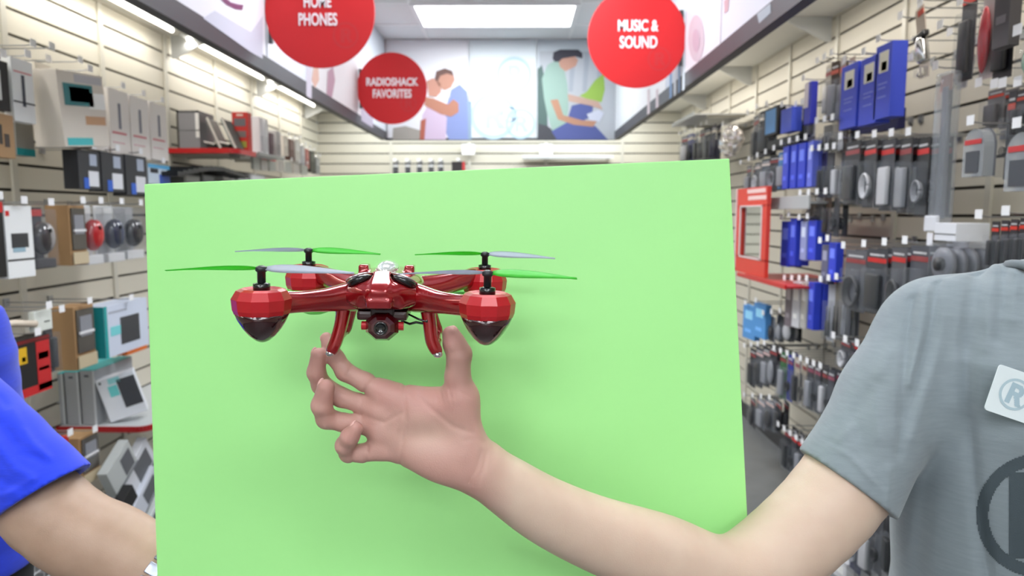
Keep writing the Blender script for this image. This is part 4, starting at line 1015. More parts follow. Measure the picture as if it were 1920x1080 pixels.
# ---- left wall, upper rows
item('l', 'carton', (-24, 17, 112, 205), .27, .03, 'black carton with white print at the far left edge, upper row', rgb=BK, decos=[('printed_panel', .1, .2, .6, .8, WH)], group='cartons on the upper left wall')
item('l', 'carton', (24, 64, 113, 229), .27, .035, 'white carton with a dark stylus picture, upper left', decos=[('printed_stylus', .42, .25, .56, .75, (60, 66, 80)), ('printed_line', .1, .78, .9, .80, (210, 120, 130)), ('printed_band', 0, .30, 1, .325, (40, 40, 44))], group='cartons on the upper left wall')
item('l', 'carton', (66, 97, 120, 172), .22, .03, 'cream carton half hidden beside the stylus carton, upper left', rgb=(226, 220, 208), group='cartons on the upper left wall')
item('l', 'carton', (30, 64, 231, 292), .16, .05, 'grey carton with a teal foot under the stylus carton', rgb=(150, 148, 142), decos=[('printed_foot', 0, 0, 1, .22, TE)], group='cartons on the upper left wall')
item('l', 'carton', (118, 203, 139, 274), .33, .11, 'big pale tilted clamshell carton with a teal window', rgb=(222, 214, 204), tilt=-.10, decos=[('teal_window', .10, .55, .72, .84, (24, 122, 128)), ('dark_device', .22, .60, .66, .80, (50, 60, 78)), ('printed_block', .50, .30, .95, .42, (196, 150, 110)), ('white_label', .62, .52, .98, .74, (252, 252, 252)), ('teal_band', .06, .02, .60, .12, (60, 190, 196)), ('silver_corner', .35, .86, .95, .97, (190, 188, 194))], group='cartons on the upper left wall')
item('l', 'carton', (-40, 27, 211, 294), .28, .05, 'brown kraft carton with a black cable picture, far left', rgb=TAN, decos=[('printed_cable', .55, .3, .64, .75, (50, 44, 40)), ('printed_plug', .70, .25, .84, .55, (64, 52, 46))], hk=False, group='cartons on the upper left wall')
for k, (x0, x1, y0, y1, desc) in enumerate(((164, 203, 222, 282, 'white carton below the teal-window clamshell'), (206, 243, 170, 294, 'nearest tall white carton with a stylus print, left wall'), (246, 280, 184, 297, 'middle tall white carton with a stylus print, left wall'), (283, 314, 196, 300, 'farthest tall white carton with a stylus print, left wall'))):
    item('l', 'carton', (x0, x1, y0, y1), .27, .03, desc, rgb=(238, 232, 228), decos=[('printed_stylus', .44, .42, .56, .80, (120, 120, 134)), ('printed_line', .1, .34, .8, .37, (214, 120, 130)), ('printed_line', .1, .20, .7, .22, (222, 180, 186))], group='white cartons on the left wall')
for k, (x0, x1, y0, y1) in enumerate(((147, 188, 283, 355), (191, 233, 287, 360), (236, 276, 292, 366))):
    item('l', 'carton', (x0, x1, y0, y1), .30, .06, 'black and blue carton with a white label, %s in its row' % ordn[k], rgb=(44, 46, 52), decos=[('white_label', .44, .08, .90, .48, (226, 228, 236)), ('blue_corner', .22, .02, .44, .30, (40, 96, 200)), ('pale_print', .52, .62, .84, .92, (170, 180, 200))], group='black and blue cartons on the left wall')
item('l', 'carton', (278, 318, 309, 345), .28, .05, 'bright blue and white carton just above the board corner', rgb=(206, 220, 236), decos=[('blue_band', .5, 0, 1, .5, (40, 90, 200)), ('cyan_band', 0, .8, 1, 1, (90, 180, 230)), ('dark_band', .1, .55, .45, .78, (40, 42, 48))], group='black and blue cartons on the left wall')
# hooks above without goods
for k, (x, y) in enumerate(((50, 92), (86, 97), (140, 122))):
    b_, w_, h_, t_ = place('l', x - 10, x + 10, y, y + 10, .30); hook('l', b_, h_, .30, t_, uniq('bare wire hook with price tag, %s from the upper left edge' % ordn[k]))

def shelf(name, side, x0, x1, y, p, d, lip, label, lip_h=.018, plate=(200, 200, 198)):
    """shelf whose front edge runs between two pixels on the plane p out of the wall"""
    base, w, h, turn = place(side, x0, x1, y - 3, y + 3, p)
    e = empty('display_shelf', base, (0, 0, turn), uniq(label), 'shelf')
    MB().box((0, d / 2, 0), (w, d, .010)).build('plate', mat(plate, .4), e)
    MB().box((0, -.004, .002), (w, .010, lip_h), None, .003).build('front_lip', mat(lip, .35), e)
    for q in (-1, 1): MB().box((q * w * .45, d * .6, -.012), (.006, d * .7, .018)).build('support', M_stand, e)
    return e, base, w
def stand_on(side, px0, px1, zb, y0, p, d, label, rgb, decos=(), tilt=0.0, spin=0.0, group=None, cat='package', lean=0.0):
    """carton standing on a surface at height zb"""
    X = XL + p if side == 'l' else XR - p
    a = CAMP; t0 = X / ray(px0, y0).x; t1 = X / ray(px1, y0).x; ya, yb = (a + ray(px0, y0) * t0).y, (a + ray(px1, y0) * t1).y
    top = (a + ray((px0 + px1) / 2, y0) * (X / ray((px0 + px1) / 2, y0).x)).z
    turn = math.pi / 2 if side == 'l' else -math.pi / 2
    e = empty('carton', Vector((X, (ya + yb) / 2, zb)), (lean, tilt, turn + spin), uniq(label), cat, group)
    carton(e, abs(yb - ya), max(.03, top - zb), d, rgb, decos); return e
# red-lipped shelf with stands and cartons
def end_shelf(y0, y1, p, z, label, lip, plate=(196, 196, 194), th=.03):
    """shelf fixed to the left wall whose near end faces the camera; front corner rounded"""
    e = empty('display_shelf', (XL, y0, z), (0, 0, 0), uniq(label), 'shelf'); L = y1 - y0; r = .05
    path = [(.004, 0)] + [(p - r + r * math.sin(t), r - r * math.cos(t)) for t in [math.pi / 2 * k / 6 for k in range(7)]] + [(p, L)]
    m = MB(); vs = path + [(.004, L)]
    a = [Vector((x, y, -.005)) for x, y in vs]; b = [Vector((x, y, -.015)) for x, y in vs]; m.poly(a); m.poly(b)
    for k in range(len(vs)): q = (k + 1) % len(vs); m.poly((a[k], a[q], b[q], b[k]))
    m.build('plate', mat(plate, .4), e)
    m = MB()
    for (x0, q0), (x1, q1) in zip(path, path[1:]):
        m.poly([(x0, q0, -th), (x1, q1, -th), (x1, q1, -.001), (x0, q0, -.001)]); n_ = Vector((q1 - q0, x0 - x1, 0)).normalized() * .006
        m.poly([Vector(v) + n_ for v in ((x0, q0, -th), (x1, q1, -th), (x1, q1, -.001), (x0, q0, -.001))]); m.poly([(x0, q0, -.001), (x1, q1, -.001), Vector((x1, q1, -.001)) + n_, Vector((x0, q0, -.001)) + n_])
        m.poly([(x0, q0, -th), (x1, q1, -th), Vector((x1, q1, -th)) + n_, Vector((x0, q0, -th)) + n_])
    m.build('front_lip', mat(lip, .35), e)
    for q in (.06, L - .05): MB().box((p * .42, q, -.030), (p * .8, .006, .03)).build('support', M_stand, e)
    return e
def facing(px0, px1, zb, ytop, Y, d, label, rgb, decos=(), rot=0.0, spin=0.0, group=None):
    """carton facing the camera on a shelf"""
    a, b, t = on_y(px0, ytop, Y), on_y(px1, ytop, Y), on_y((px0 + px1) / 2, ytop, Y)
    e = empty('carton', Vector(((a.x + b.x) / 2, Y, zb)), (0, rot, spin), uniq(label), 'package', group)
    carton(e, abs(b.x - a.x), max(.03, t.z - zb), d, rgb, decos); return e
zs = on_x(322, 279, XL).z; end_shelf(4.02, 4.30, .40, zs, 'shelf with a bright red lip high on the left wall', (200, 28, 30))
e = facing(330, 372, zs - .0035, 207, 4.05, .20, 'grey ribbed case standing on the red shelf', (140, 138, 142), [('rib', .0, .94, 1, 1, (90, 90, 92)), ('rib', .0, .47, 1, .50, (110, 110, 112)), ('white_edge', .84, .3, 1, .98, (235, 232, 230)), ('dark_edge', 0, 0, .08, 1, (70, 66, 58))])
def easel(px, label, tone):
    b_ = on_y(px, 279, 4.06)
    e = empty('tablet_stand', (b_.x, 4.06, zs - .0035), (0, 0, 0), uniq(label), 'stand', 'tablet stands on the red shelf')
    R_ = Matrix.Rotation(-.40, 3, 'Y')
    MB().box((-.010, .075, .092), (.014, .13, .175), R_, .003).build('back_panel', mat(tone, .4), e)
    MB().box((-.030, .075, .018), (.044, .12, .034), None, .006).build('foot', mat((40, 38, 38), .4), e)
    MB().box((.0, .003, .092), (.010, .012, .19), R_, .003).box((-.03, .003, .036), (.06, .012, .008), Matrix.Rotation(.25, 3, 'Y'), .002).build('white_edge', mat((226, 220, 212), .3), e)
easel(402, 'white-edged tablet stand leaning on the red shelf, beside the ribbed case', (120, 118, 114)); easel(430, 'white-edged tablet stand leaning on the red shelf, beside the red carton', (112, 126, 124))
facing(434, 464, zs - .0035, 210, 4.215, .06, 'red carton with three small pictures on the red shelf', (212, 42, 32), [('printed_picture', .12, .64, .86, .84, (110, 104, 110)), ('printed_picture', .12, .36, .86, .52, (130, 112, 110)), ('printed_picture', .12, .10, .86, .26, (170, 170, 70)), ('printed_line', .3, .90, .7, .95, (240, 210, 200))])
sh2_, sb2, sw2 = shelf('shelf', 'l', 483, 530, 290, .40, .34, (150, 152, 148), 'plain grey shelf beyond the red-lipped shelf')
for k, (x0, x1, y0, c, dsc) in enumerate(((486, 493, 220, (236, 234, 240), 'tall white carton'), (496, 502, 224, (246, 246, 250), 'slim glossy white carton'), (507, 513, 250, (120, 96, 104), 'mauve carton'), (518, 526, 246, (200, 196, 196), 'pale grey carton'))):
    stand_on('l', x0, x1, sb2.z + .0085, y0, .36, .08, '%s on the plain grey shelf' % dsc, c, [('printed_panel', .2, .1, .8, .5, tuple(max(0, v - 30) for v in c))])
# far end of the left wall
far = [(532, 541, 256, 292, (226, 216, 206)), (543, 552, 262, 300, (120, 84, 76)), (554, 563, 262, 306, (232, 230, 224)), (565, 572, 274, 310, (206, 206, 212)), (574, 580, 280, 316, (198, 120, 112)), (582, 590, 284, 322, (70, 72, 62)), (592, 600, 296, 326, (150, 152, 150))]
fd = ['beige', 'brown', 'white', 'silver', 'pinkish', 'olive', 'grey']
for k, (x0, x1, y0, y1, c) in enumerate(far):
    item('l', 'carton', (x0, x1, y0, y1), .26, .04, '%s packet near the far left corner, %s of the far row' % (fd[k], ordn[k]), rgb=c, decos=[('printed_panel', .15, .5, .85, .9, tuple(min(255, v + 30) for v in c))], group='packets near the far left corner')
for k in range(7):
    x = 476 + k * 15
    item('l', 'carton', (x, x + 11, 292 + k * 3, 318 + k * 1.5), .30, .02, 'pale hang card under the grey shelf, %s of seven' % ordn[k], rgb=[(190, 192, 184), (210, 204, 196)][k % 2], decos=[('red_top', 0, .82, 1, 1, (214, 60, 44))] if k in (1, 2) else [], group='hang cards under the grey shelf')
# black arched rack under the red shelf
rk = place('l', 338, 462, 304, 314, .36); rk = (rk[0] - Vector((0, 0, .075)),) + rk[1:]; e = empty('arched_rack', rk[0], (0, 0, rk[3]), 'black arched rack under the red-lipped shelf', 'rack')
W_ = rk[1]; m = MB()
for k in range(16):
    u = k / 15; z = .055 * math.sin(math.pi * min(1, u * 1.6) / 2) + .02 - .06 * max(0, u - .6)
    m.box(((u - .5) * W_, .15, z), (W_ / 15 * 1.05, .30, .022))
m.build('canopy', mat((34, 34, 36), .4), e)
for q in (-.46, .46): MB().box((q * W_, .335, .01), (.014, .05, .10)).build('wall_clip', mat((60, 60, 62), .4), e)
for k, (x0, x1, c) in enumerate(((346, 376, (128, 128, 124)), (379, 404, (100, 102, 104)), (418, 440, (170, 168, 166)), (446, 466, (150, 152, 150)), (470, 498, (196, 196, 198)))):
    item('l', 'carton', (x0, x1, 328, 356), .26, .10, '%s carton stacked below the arched rack, %s from the camera' % (['dull grey', 'charcoal', 'light grey', 'mid grey', 'silver white'][k], ordn[k]), rgb=c, hk=False, decos=[('printed_panel', .1, .55, .9, .9, tuple(min(255, v + 40) for v in c))], group='cartons below the arched rack')

shelf('shelf', 'l', 340, 506, 361, .32, .30, (150, 152, 150), 'grey shelf behind the board top, under the charcoal cartons')
# ---- left wall, middle row
MR = 'packages of the middle left row'
item('l', 'carton', (-26, 9, 378, 522), .30, .05, 'black carton with a red top at the left edge, middle row', rgb=BK, decos=[('red_top', 0, .86, 1, 1, RD)], group=MR)
item('l', 'carton', (12, 63, 386, 521), .30, .04, 'white carton with a black network box picture, middle left row', decos=[('printed_router', .18, .42, .80, .62, (52, 54, 58)), ('black_seam', 0, .24, 1, .265, (20, 20, 22)), ('red_mark', .03, .86, .16, .93, RD), ('blue_underline', .22, .36, .66, .42, (150, 180, 196))], group=MR)
base, w, h, turn = place('l', 64, 110, 389, 500, .29)
def mouse_pack(box, p, shell, head, c1, c2, label, inner=(226, 226, 228), group=MR):
    base, w, h, turn = place('l', *box, p); e = empty('mouse_package', base, (0, 0, turn), uniq(label), 'package', group); d = .06
    MB().box((0, d, h / 2), (w, .003, h), None).build('backing_card', mat(shell, .5), e)
    deco(e, 'header', w, h, .02, .86, .98, .97, head, d - .003, .004)
    MB().box((0, d * .55, h * .09), (w * .9, d * .8, h * .16), None, .004).build('foot_block', mat(inner, .45), e)
    ms = MB().ball((0, d * .30, h * .50), (w * .36, d * .55, h * .27), None, 20).build('mouse', mat(c1, .2, coat=.6), e, True)
    MB().ball((w * .10, d * .14, h * .52), (w * .22, d * .44, h * .24), None, 16).build('mouse_grip', mat(c2, .3, coat=.3), ms, True)
    MB().tube([(0, -.016, h * .60), (0, -.014, h * .66)], .004, 8).build('scroll_wheel', mat((40, 40, 42), .5), ms, True)
    MB().box((0, d * .45, h * .5), (w * .96, d * 1.0, h * .96), None, .01).build('clear_shell', clear_mat(alpha=.16), e, True)
    hook('l', base, h, p, turn, uniq('wire hook holding the ' + label.replace(',', ''))); return e
mouse_pack((66, 110, 389, 505), .30, (60, 58, 62), (206, 44, 40), (60, 56, 58), (150, 146, 146), 'clear pack with a big black and silver mouse and red header', (60, 58, 62))
def window_carton(box, p, label, group):
    base, w, h, turn = place('l', *box, p); e = empty('window_carton', base, (0, 0, turn), uniq(label), 'package', group); d = .09
    MB().box((0, d / 2 + .004, h / 2), (w, d, h), None, .002).build('box', mat(TAN, .6), e)
    deco(e, 'window', w, h, .08, .26, .92, .95, (84, 80, 76), 0, .004, .15); deco(e, 'grey_device', w, h, .2, .52, .78, .84, (136, 138, 146), -.003, .004)
    deco(e, 'white_strip', w, h, .12, .56, .86, .60, (226, 226, 230), -.006, .004); deco(e, 'pale_base', w, h, .04, .02, .96, .22, (196, 180, 150), -.003, .004)
    hook('l', base, h, p, turn, uniq('wire hook holding the ' + label.replace(',', ''))); return e
window_carton((133, 163, 385, 497), .30, 'brown window carton with a grey device, middle left row', MR)
mouse_pack((166, 198, 385, 497), .30, WH, (250, 250, 250), (176, 26, 32), (200, 60, 60), 'white pack with a red mouse')
mouse_pack((204, 238, 386, 492), .30, WH, (250, 250, 250), (44, 50, 70), (70, 78, 100), 'white pack with a navy mouse')
mouse_pack((240, 274, 388, 486), .30, (196, 198, 200), (190, 190, 194), (48, 48, 52), (70, 70, 74), 'grey pack with a charcoal mouse beside the board')
# ---- left wall, lower rows
LR = 'packages of the lower left row'
base, w, h, turn = place('l', 62, 98, 582, 620, .33)
e = item('l', 'carton', (64, 98, 582, 620), .33, .02, 'small white tag-like packet above the red and black carton', rgb=(222, 226, 220), decos=[('printed_dash', .55, .40, .85, .46, (60, 70, 66))], group=LR)
MB().tube([(-.04, 0, .03), (-.12, .02, .045), (-.20, .03, .045)], .012, 12).build('rolled_sheet', mat((222, 208, 190), .5), e, True)
item('l', 'carton', (-20, 18, 636, 735), .34, .05, 'red and black carton at the far left edge, lower row', rgb=(60, 14, 16), decos=[('red_panel', .3, .1, 1, .8, (196, 36, 38)), ('white_label', .4, .82, .98, .98, (230, 232, 230))], group=LR)
item('l', 'carton', (27, 96, 632, 741), .34, .06, 'black carton with red borders and a yellow label', rgb=(22, 20, 22), decos=[('yellow_label', .02, .58, .34, .86, (226, 178, 28)), ('yellow_corner', .20, .62, .30, .70, (90, 80, 40)), ('red_side', .60, .04, .98, .90, (196, 30, 36)), ('red_foot', 0, 0, .98, .15, (200, 30, 36)), ('red_top', 0, .92, 1, .98, (120, 18, 24)), ('red_print', .64, .58, .94, .70, (226, 120, 120)), ('red_print', .64, .38, .94, .44, (226, 120, 120))], group=LR)
item('l', 'blister', (100, 117, 588, 700), .30, .04, 'dark clear pack with a red tip beside the kraft carton', rgb=(70, 72, 78), head=(200, 48, 40), prod=(58, 60, 66), style=0, group=LR)
window_carton((142, 180, 572, 690), .31, 'brown window carton with a grey device, lower left row', LR)
item('l', 'carton', (196, 278, 566, 660), .33, .10, 'white and teal carton with a black router picture', rgb=(206, 214, 232), tilt=0, decos=[('teal_edge', 0, 0, .06, 1, (20, 160, 160)), ('black_router', .34, .18, .78, .72, (58, 60, 66)), ('cyan_swirl', .12, .40, .34, .58, (120, 210, 216)), ('printed_line', .10, .84, .5, .88, (170, 176, 190))], group=LR, side_rgb=(16, 140, 146))
item('l', 'carton', (238, 276, 640, 660), .22, .08, 'orange packet peeking out under the router carton', rgb=(222, 110, 34), hk=False, group=LR)
z3 = on_y(150, 799, 2.92).z; sh3 = end_shelf(2.92, 3.75, .40, z3, 'clear shelf with a dark red lip low on the left wall', (176, 26, 34), (190, 194, 196), .026)
MB().box((.409, .24, -.045), (.002, .06, .07)).build('price_tag', mat((226, 226, 214), .4), sh3)
for k, (x0, x1) in enumerate(((62, 88), (91, 117), (120, 146), (149, 176))):
    facing(x0, x1, z3 - .0035, 704 - k * 3, 2.95, .30, 'grey carton with a teal top standing on the low shelf, %s from the left' % ordn[k], (168, 171, 176), [('printed_edge', .86, 0, 1, 1, (206, 210, 214)), ('small_mark', .3, .88, .6, .92, (90, 94, 100))], group='teal topped cartons on the low shelf')
for e in [o for o in bpy.data.objects if o.get('group') == 'teal topped cartons on the low shelf']:
    bb = [c for c in e.children if c.name.startswith('box')][0].dimensions
    MB().box((0, bb.y / 2, bb.z + .001), (bb.x, bb.y, .002)).build('teal_top', mat((40, 176, 180), .45), e)
e = facing(206, 270, z3 + .020, 700, 3.0, .07, 'white carton with a black device picture leaning at the end of the low shelf', (226, 230, 238), [('black_device', .50, .22, .98, .90, (66, 68, 74)), ('teal_swirl', .24, .55, .48, .80, (110, 206, 206)), ('teal_swirl', .30, .84, .60, .97, (150, 216, 220)), ('small_mark', .06, .90, .12, .95, (90, 94, 100))], rot=-.26, spin=.45)
# bottom-left heap
BR = 'packages of the bottom left row'
item('l', 'carton', (112, 130, 820, 846), .34, .03, 'red packet with a white tag under the low shelf', rgb=(190, 30, 34), group=BR)
window_carton((152, 188, 812, 905), .34, 'brown window carton below the low shelf', BR)
hp = [((214, 262, 838, 900), .40, (186, 190, 190), .5, 'pale grey tilted carton at bottom left'), ((228, 300, 850, 915), .36, (216, 218, 226), .55, 'white and black tilted carton at bottom left'), ((222, 262, 925, 960), .44, (28, 28, 30), .5, 'black tilted packet at bottom left'), ((246, 310, 905, 952), .38, (210, 214, 226), .6, 'long white tilted carton beside the board foot'), ((268, 320, 950, 990), .36, (226, 232, 234), .5, 'white tilted carton lowest beside the board foot'), ((290, 325, 945, 985), .30, (60, 14, 16), .4, 'dark red packet wedged beside the board foot')]
for bx_, p_, c, t_, l in hp:
    item('l', 'carton', bx_, p_, .04, l, rgb=c, tilt=-t_, hk=False, decos=[('dark_picture', .5, .15, .9, .8, (96, 98, 104)), ('grey_line', 0, .02, 1, .10, (120, 124, 130))] if c[0] > 100 else [], group='tilted cartons at bottom left')
# wire basket at the bottom left
bk = place('l', -60, 190, 1040, 1100, .44); e = empty('wire_basket', bk[0], (0, 0, bk[3]), 'white wire basket at the bottom left corner', 'basket')
W_, H_ = bk[1], .12; m = MB()
for k in range(15): u = k / 14 - .5; m.tube([(u * W_, .38, H_), (u * W_, .38, 0), (u * W_, 0, 0), (u * W_, 0, H_)], .0025, 5)
for z in (0, .04, .08, H_):
    m.tube([(-W_ / 2, .38, z), (-W_ / 2, 0, z), (W_ / 2, 0, z), (W_ / 2, .38, z)], .003, 5)
m.build('wires', mat((190, 192, 196), .35, .5), e)
for k in range(5):
    e2 = empty('packet', bk[0] + Vector((-.10 - .05 * (k % 2), -W_ * .38 + k * W_ * .19, .014)), (0, .12 * (k % 2) - .06, bk[3]), uniq('%s packet lying in the wire basket at bottom left' % ['grey', 'white', 'red marked', 'black', 'silver'][k]), 'package', 'packets in the wire basket')
    carton(e2, .10, .09, .03, [(150, 152, 156), (226, 226, 230), (196, 60, 66), (30, 30, 34), (196, 198, 206)][k], [('printed_panel', .2, .3, .8, .7, (220, 220, 224))])

# ---- back wall
for k, x in enumerate((741, 764, 786, 808, 826)):
    item('b', 'blister', (x - 5, x + 5, 304, 345), .14, .03, 'small black pack on the back wall, %s from the left' % ordn[k], rgb=(60, 60, 64), head=(236, 236, 236), prod=(24, 24, 26), group='small black packs on the back wall')
item('b', 'carton', (847, 872, 303, 345), .12, .04, 'wide black carton with a red end on the back wall', rgb=(44, 40, 42), decos=[('red_end', .8, .5, 1, 1, (196, 60, 60))])
for k, x in enumerate((878, 1024)):
    b_, w_, h_, t_ = place('b', x - 12, x + 12, 270, 290, .06); e = empty('shelf_tag', b_, (0, 0, 0), uniq('white card holder hung on the back wall, %s' % ['left one', 'right one'][k]), 'tag', 'card holders on the back wall')
    MB().box((0, .004, h_ / 2), (w_, .004, h_)).build('card', mat((250, 250, 252), .5), e); MB().box((0, .035, h_ * .8), (.012, .06, .012)).build('clip', M_steel, e)
e, _b, _w = shelf('shelf', 'b', 980, 1150, 292, .22, .2, (236, 238, 240), 'white empty shelf on the back wall under the seated person poster', .03, (236, 238, 240))

# ---- right wall, blue cartons and named things
for k, (x0, x1, y0, y1) in enumerate(((1576, 1606, 122, 240), (1612, 1643, 108, 233), (1640, 1670, 84, 221))):
    item('r', 'carton', (x0, x1, y0, y1), .33, .055, 'bright blue carton with a white and gold picture, %s' % ['farthest of three', 'middle of three', 'nearest of three'][k], rgb=(64, 84, 214), decos=[('white_picture', .24, .62, .80, .90, (236, 232, 216)), ('gold_mark', .40, .64, .72, .76, (150, 130, 60)), ('printed_line', .25, .46, .8, .48, (120, 136, 226)), ('printed_line', .25, .40, .7, .42, (120, 136, 226)), ('printed_line', .25, .28, .75, .30, (120, 136, 226))], group='blue cartons on the right wall')
for k in range(4):
    item('r', 'carton', (1596 + 22 * k, 1618 + 22 * k, 214 - 3 * k, 252 - 3 * k), .12, .03, 'dark navy carton tucked behind the blue cartons, %s from the far end' % ordn[k], rgb=(24, 28, 84), hk=False, group='navy cartons behind the blue cartons')
b_, w_, h_, t_ = place('r', 1715, 1752, 62, 116, .34)
e = empty('metal_clamp', b_, (0, -.25, t_), uniq('shiny metal camera clamp hanging high on the right wall'), 'clamp')
MB().lathe([(.014, 0), (.019, .006), (.019, .07), (.016, .08)], (0, 0, 0), 20).build('barrel', mat((206, 206, 208), .15, 1), e, True)
MB().box((0, 0, .09), (.06, .02, .018), None, .004).build('jaw', mat((40, 40, 44), .3), e); MB().box((-.03, 0, .10), (.03, .014, .010), Matrix.Rotation(.4, 3, 'Y'), .003).build('lever', mat((216, 216, 218), .2, 1), e)
MB().box((.005, .0, .14), (.05, .002, .09)).build('hang_card', mat((206, 190, 176), .5), e); MB().box((.012, -.002, .165), (.03, .002, .018)).build('red_print', mat((210, 80, 60), .5), e)
hook('r', b_, .18, .34, t_, uniq('wire hook holding the metal camera clamp'))
b_, w_, h_, t_ = place('r', 1745, 1771, 138, 425, .33)
e = empty('tube_package', b_, (0, 0, t_), uniq('long clear tube package hanging full height on the right wall'), 'package')
MB().box((0, .02, h_ * .48), (w_ * .42, .018, h_ * .86), None, .006).build('grey_rod', mat((112, 114, 122), .3, .4), e)
MB().box((0, .02, h_ * .5), (w_, .045, h_), None, .012).build('clear_shell', clear_mat((190, 196, 206), .34), e, True)
MB().box((0, .015, h_ * .93), (w_ * .8, .002, h_ * .10)).build('paper_top', mat((170, 130, 120), .5), e); MB().box((0, -.004, h_ * .02), (w_ * .9, .012, .05), None, .004).build('foot', mat((222, 224, 232), .4), e)
MB().box((0, -.006, -.04), (.03, .002, .04)).build('white_tag', mat((236, 236, 244), .5), e)
hook('r', b_, h_, .33, t_, uniq('wire hook holding the long tube package'))
# top right group
TR = 'accessories at the top right corner'
item('r', 'blister', (1786, 1812, -30, 150), .30, .03, 'slim dark pack with a white blade edge, top right', rgb=(64, 60, 66), head=(196, 60, 54), prod=(40, 34, 40), style=0, group=TR)
item('r', 'blister', (1824, 1850, -20, 146), .33, .03, 'clear pack with a red tie-shaped strap, top right', rgb=(190, 176, 176), head=None, prod=(184, 24, 40), style=2, win=.9, group=TR)
item('r', 'blister', (1850, 1884, -40, 146), .33, .03, 'black fabric pouch beside the red strap pack, top right', rgb=(28, 28, 34), head=(60, 56, 60), prod=(22, 22, 28), style=0, shell=False, group=TR)
item('r', 'carton', (1864, 1894, -60, 88), .42, .03, 'dark grey hang card overlapping the black pouch, top right', rgb=(74, 70, 74), decos=[('faint_print', .2, .3, .8, .4, (120, 114, 120)), ('red_mark', .2, .86, .8, .9, (200, 50, 60))], group=TR)
item('r', 'blister', (1896, 1950, 72, 146), .40, .05, 'rounded black pack with a green device at the right edge', rgb=(26, 34, 34), head=None, prod=(112, 164, 140), style=2, win=.98, group=TR)
item('r', 'blister', (1782, 1800, 72, 165), .22, .03, 'slim silver pen pack, top right', rgb=(170, 168, 172), head=None, prod=(196, 196, 200), style=3, group=TR)
item('r', 'blister', (1710, 1728, 118, 145), .20, .03, 'small clear pack with two pale plugs below the clamp', rgb=(200, 190, 176), head=None, prod=(226, 220, 206), style=3, group=TR)
for k in range(6):
    x = 1700 + 38 * k; y = [40, 22, 58, 14, 30, 8][k]
    b_, w_, h_, t_ = place('r', x - 8, x + 8, y, y + 8, .30); hook('r', b_, h_, .30, t_, uniq('bare dark wire hook high on the right wall, %s from the clamp' % ordn[k]), k != 4)
# oval clear packs
def oval(box, label):
    b_, w_, h_, t_ = place('r', *box, .40); e = empty('oval_pack', b_, (0, 0, t_), uniq(label), 'package', 'oval topped clear packs')
    pts = [(-w_ / 2, 0), (w_ / 2, 0)] + [(w_ / 2 * math.cos(t), h_ * .62 + h_ * .38 * math.sin(t)) for t in [math.pi * k / 14 for k in range(15)]]
    MB().prism(pts, .004, Matrix.Translation((0, .02, 0))).build('backing_card', mat((98, 100, 108), .5), e)
    MB().prism([(a * .94, c * .98) for a, c in pts], .030, Matrix.Translation((0, .004, 0))).build('clear_shell', clear_mat((200, 205, 212), .4), e)
    deco(e, 'red_header', w_, h_, .12, .66, .88, .76, (196, 50, 54), -.013, .001); deco(e, 'product', w_, h_, .2, .08, .8, .52, (70, 74, 82), -.013, .001)
    hook('r', b_, h_, .40, t_, uniq('wire hook holding the ' + label)); return e
oval((1812, 1853, 240, 331), 'oval topped clear pack with a red header, left of two'); oval((1892, 1948, 246, 358), 'oval topped clear pack cut by the right edge')
for k, (x0, x1, y0, y1, c, l) in enumerate(((1832, 1862, 168, 240, (120, 116, 118), 'clear pack with a yellow strip above the oval pack'), (1866, 1880, 172, 336, (56, 58, 64), 'tall dark pack behind the left oval pack'), (1884, 1900, 170, 260, (60, 60, 66), 'short dark pack between the two oval packs'), (1904, 1940, 168, 250, (44, 44, 50), 'black pack above the right oval pack'))):
    item('r', 'blister', (x0, x1, y0, y1), .28 + .02 * k, .035, l, rgb=c, head=(206, 66, 44), prod=tuple(max(8, v - 40) for v in c), style=k % 2, n=2, group='dark packs above the oval packs')
# reel of cable, white carton, ranks of red-marked packs
b_, w_, h_, t_ = place('r', 1738, 1778, 462, 522, .40); e = empty('cable_reel', b_, (0, 0, t_), uniq('grey coiled cable in a clear box above the shoulder'), 'cable')
for k in range(4): MB().lathe([(.022, -.008), (h_ * .52 - .001 * k, -.008), (h_ * .52 - .001 * k, .008), (.022, .008)], (0, .02 + .034 * k, h_ * .45), 28, Matrix.Rotation(math.pi / 2, 3, 'X')).build('coil', mat((130 - 14 * (k % 2), 132 - 14 * (k % 2), 142 - 14 * (k % 2)), .4), e, True)
MB().lathe([(.020, -.01), (.020, .01)], (0, .008, h_ * .45), 20, Matrix.Rotation(math.pi / 2, 3, 'X')).build('core', mat((48, 50, 54), .5), e, True)
MB().box((0, .07, h_ * .55), (w_, .14, h_ * 1.1), None, .01).build('clear_shell', clear_mat(alpha=.2), e)
item('r', 'carton', (1752, 1792, 418, 452), .36, .10, 'white flat carton on the shelf above the cable reel', rgb=(226, 228, 236), hk=False, decos=[('grey_line', 0, .35, 1, .42, (120, 122, 126))])
item('r', 'carton', (1772, 1815, 452, 530), .24, .10, 'tall white carton behind the cable reel', rgb=(214, 218, 230), hk=False)
for k in range(7):
    item('r', 'blister', (1840 + 17 * k, 1854 + 17 * k, 415 - 2 * k, 505), .34, .03, 'dark pack with red bands above the grey shoulder, %s from the left' % ordn[k], rgb=(52, 48, 54), head=(220, 52, 36), prod=(34, 32, 36), style=0, n=2, group='red banded packs above the shoulder', hk=(k % 3 == 0))
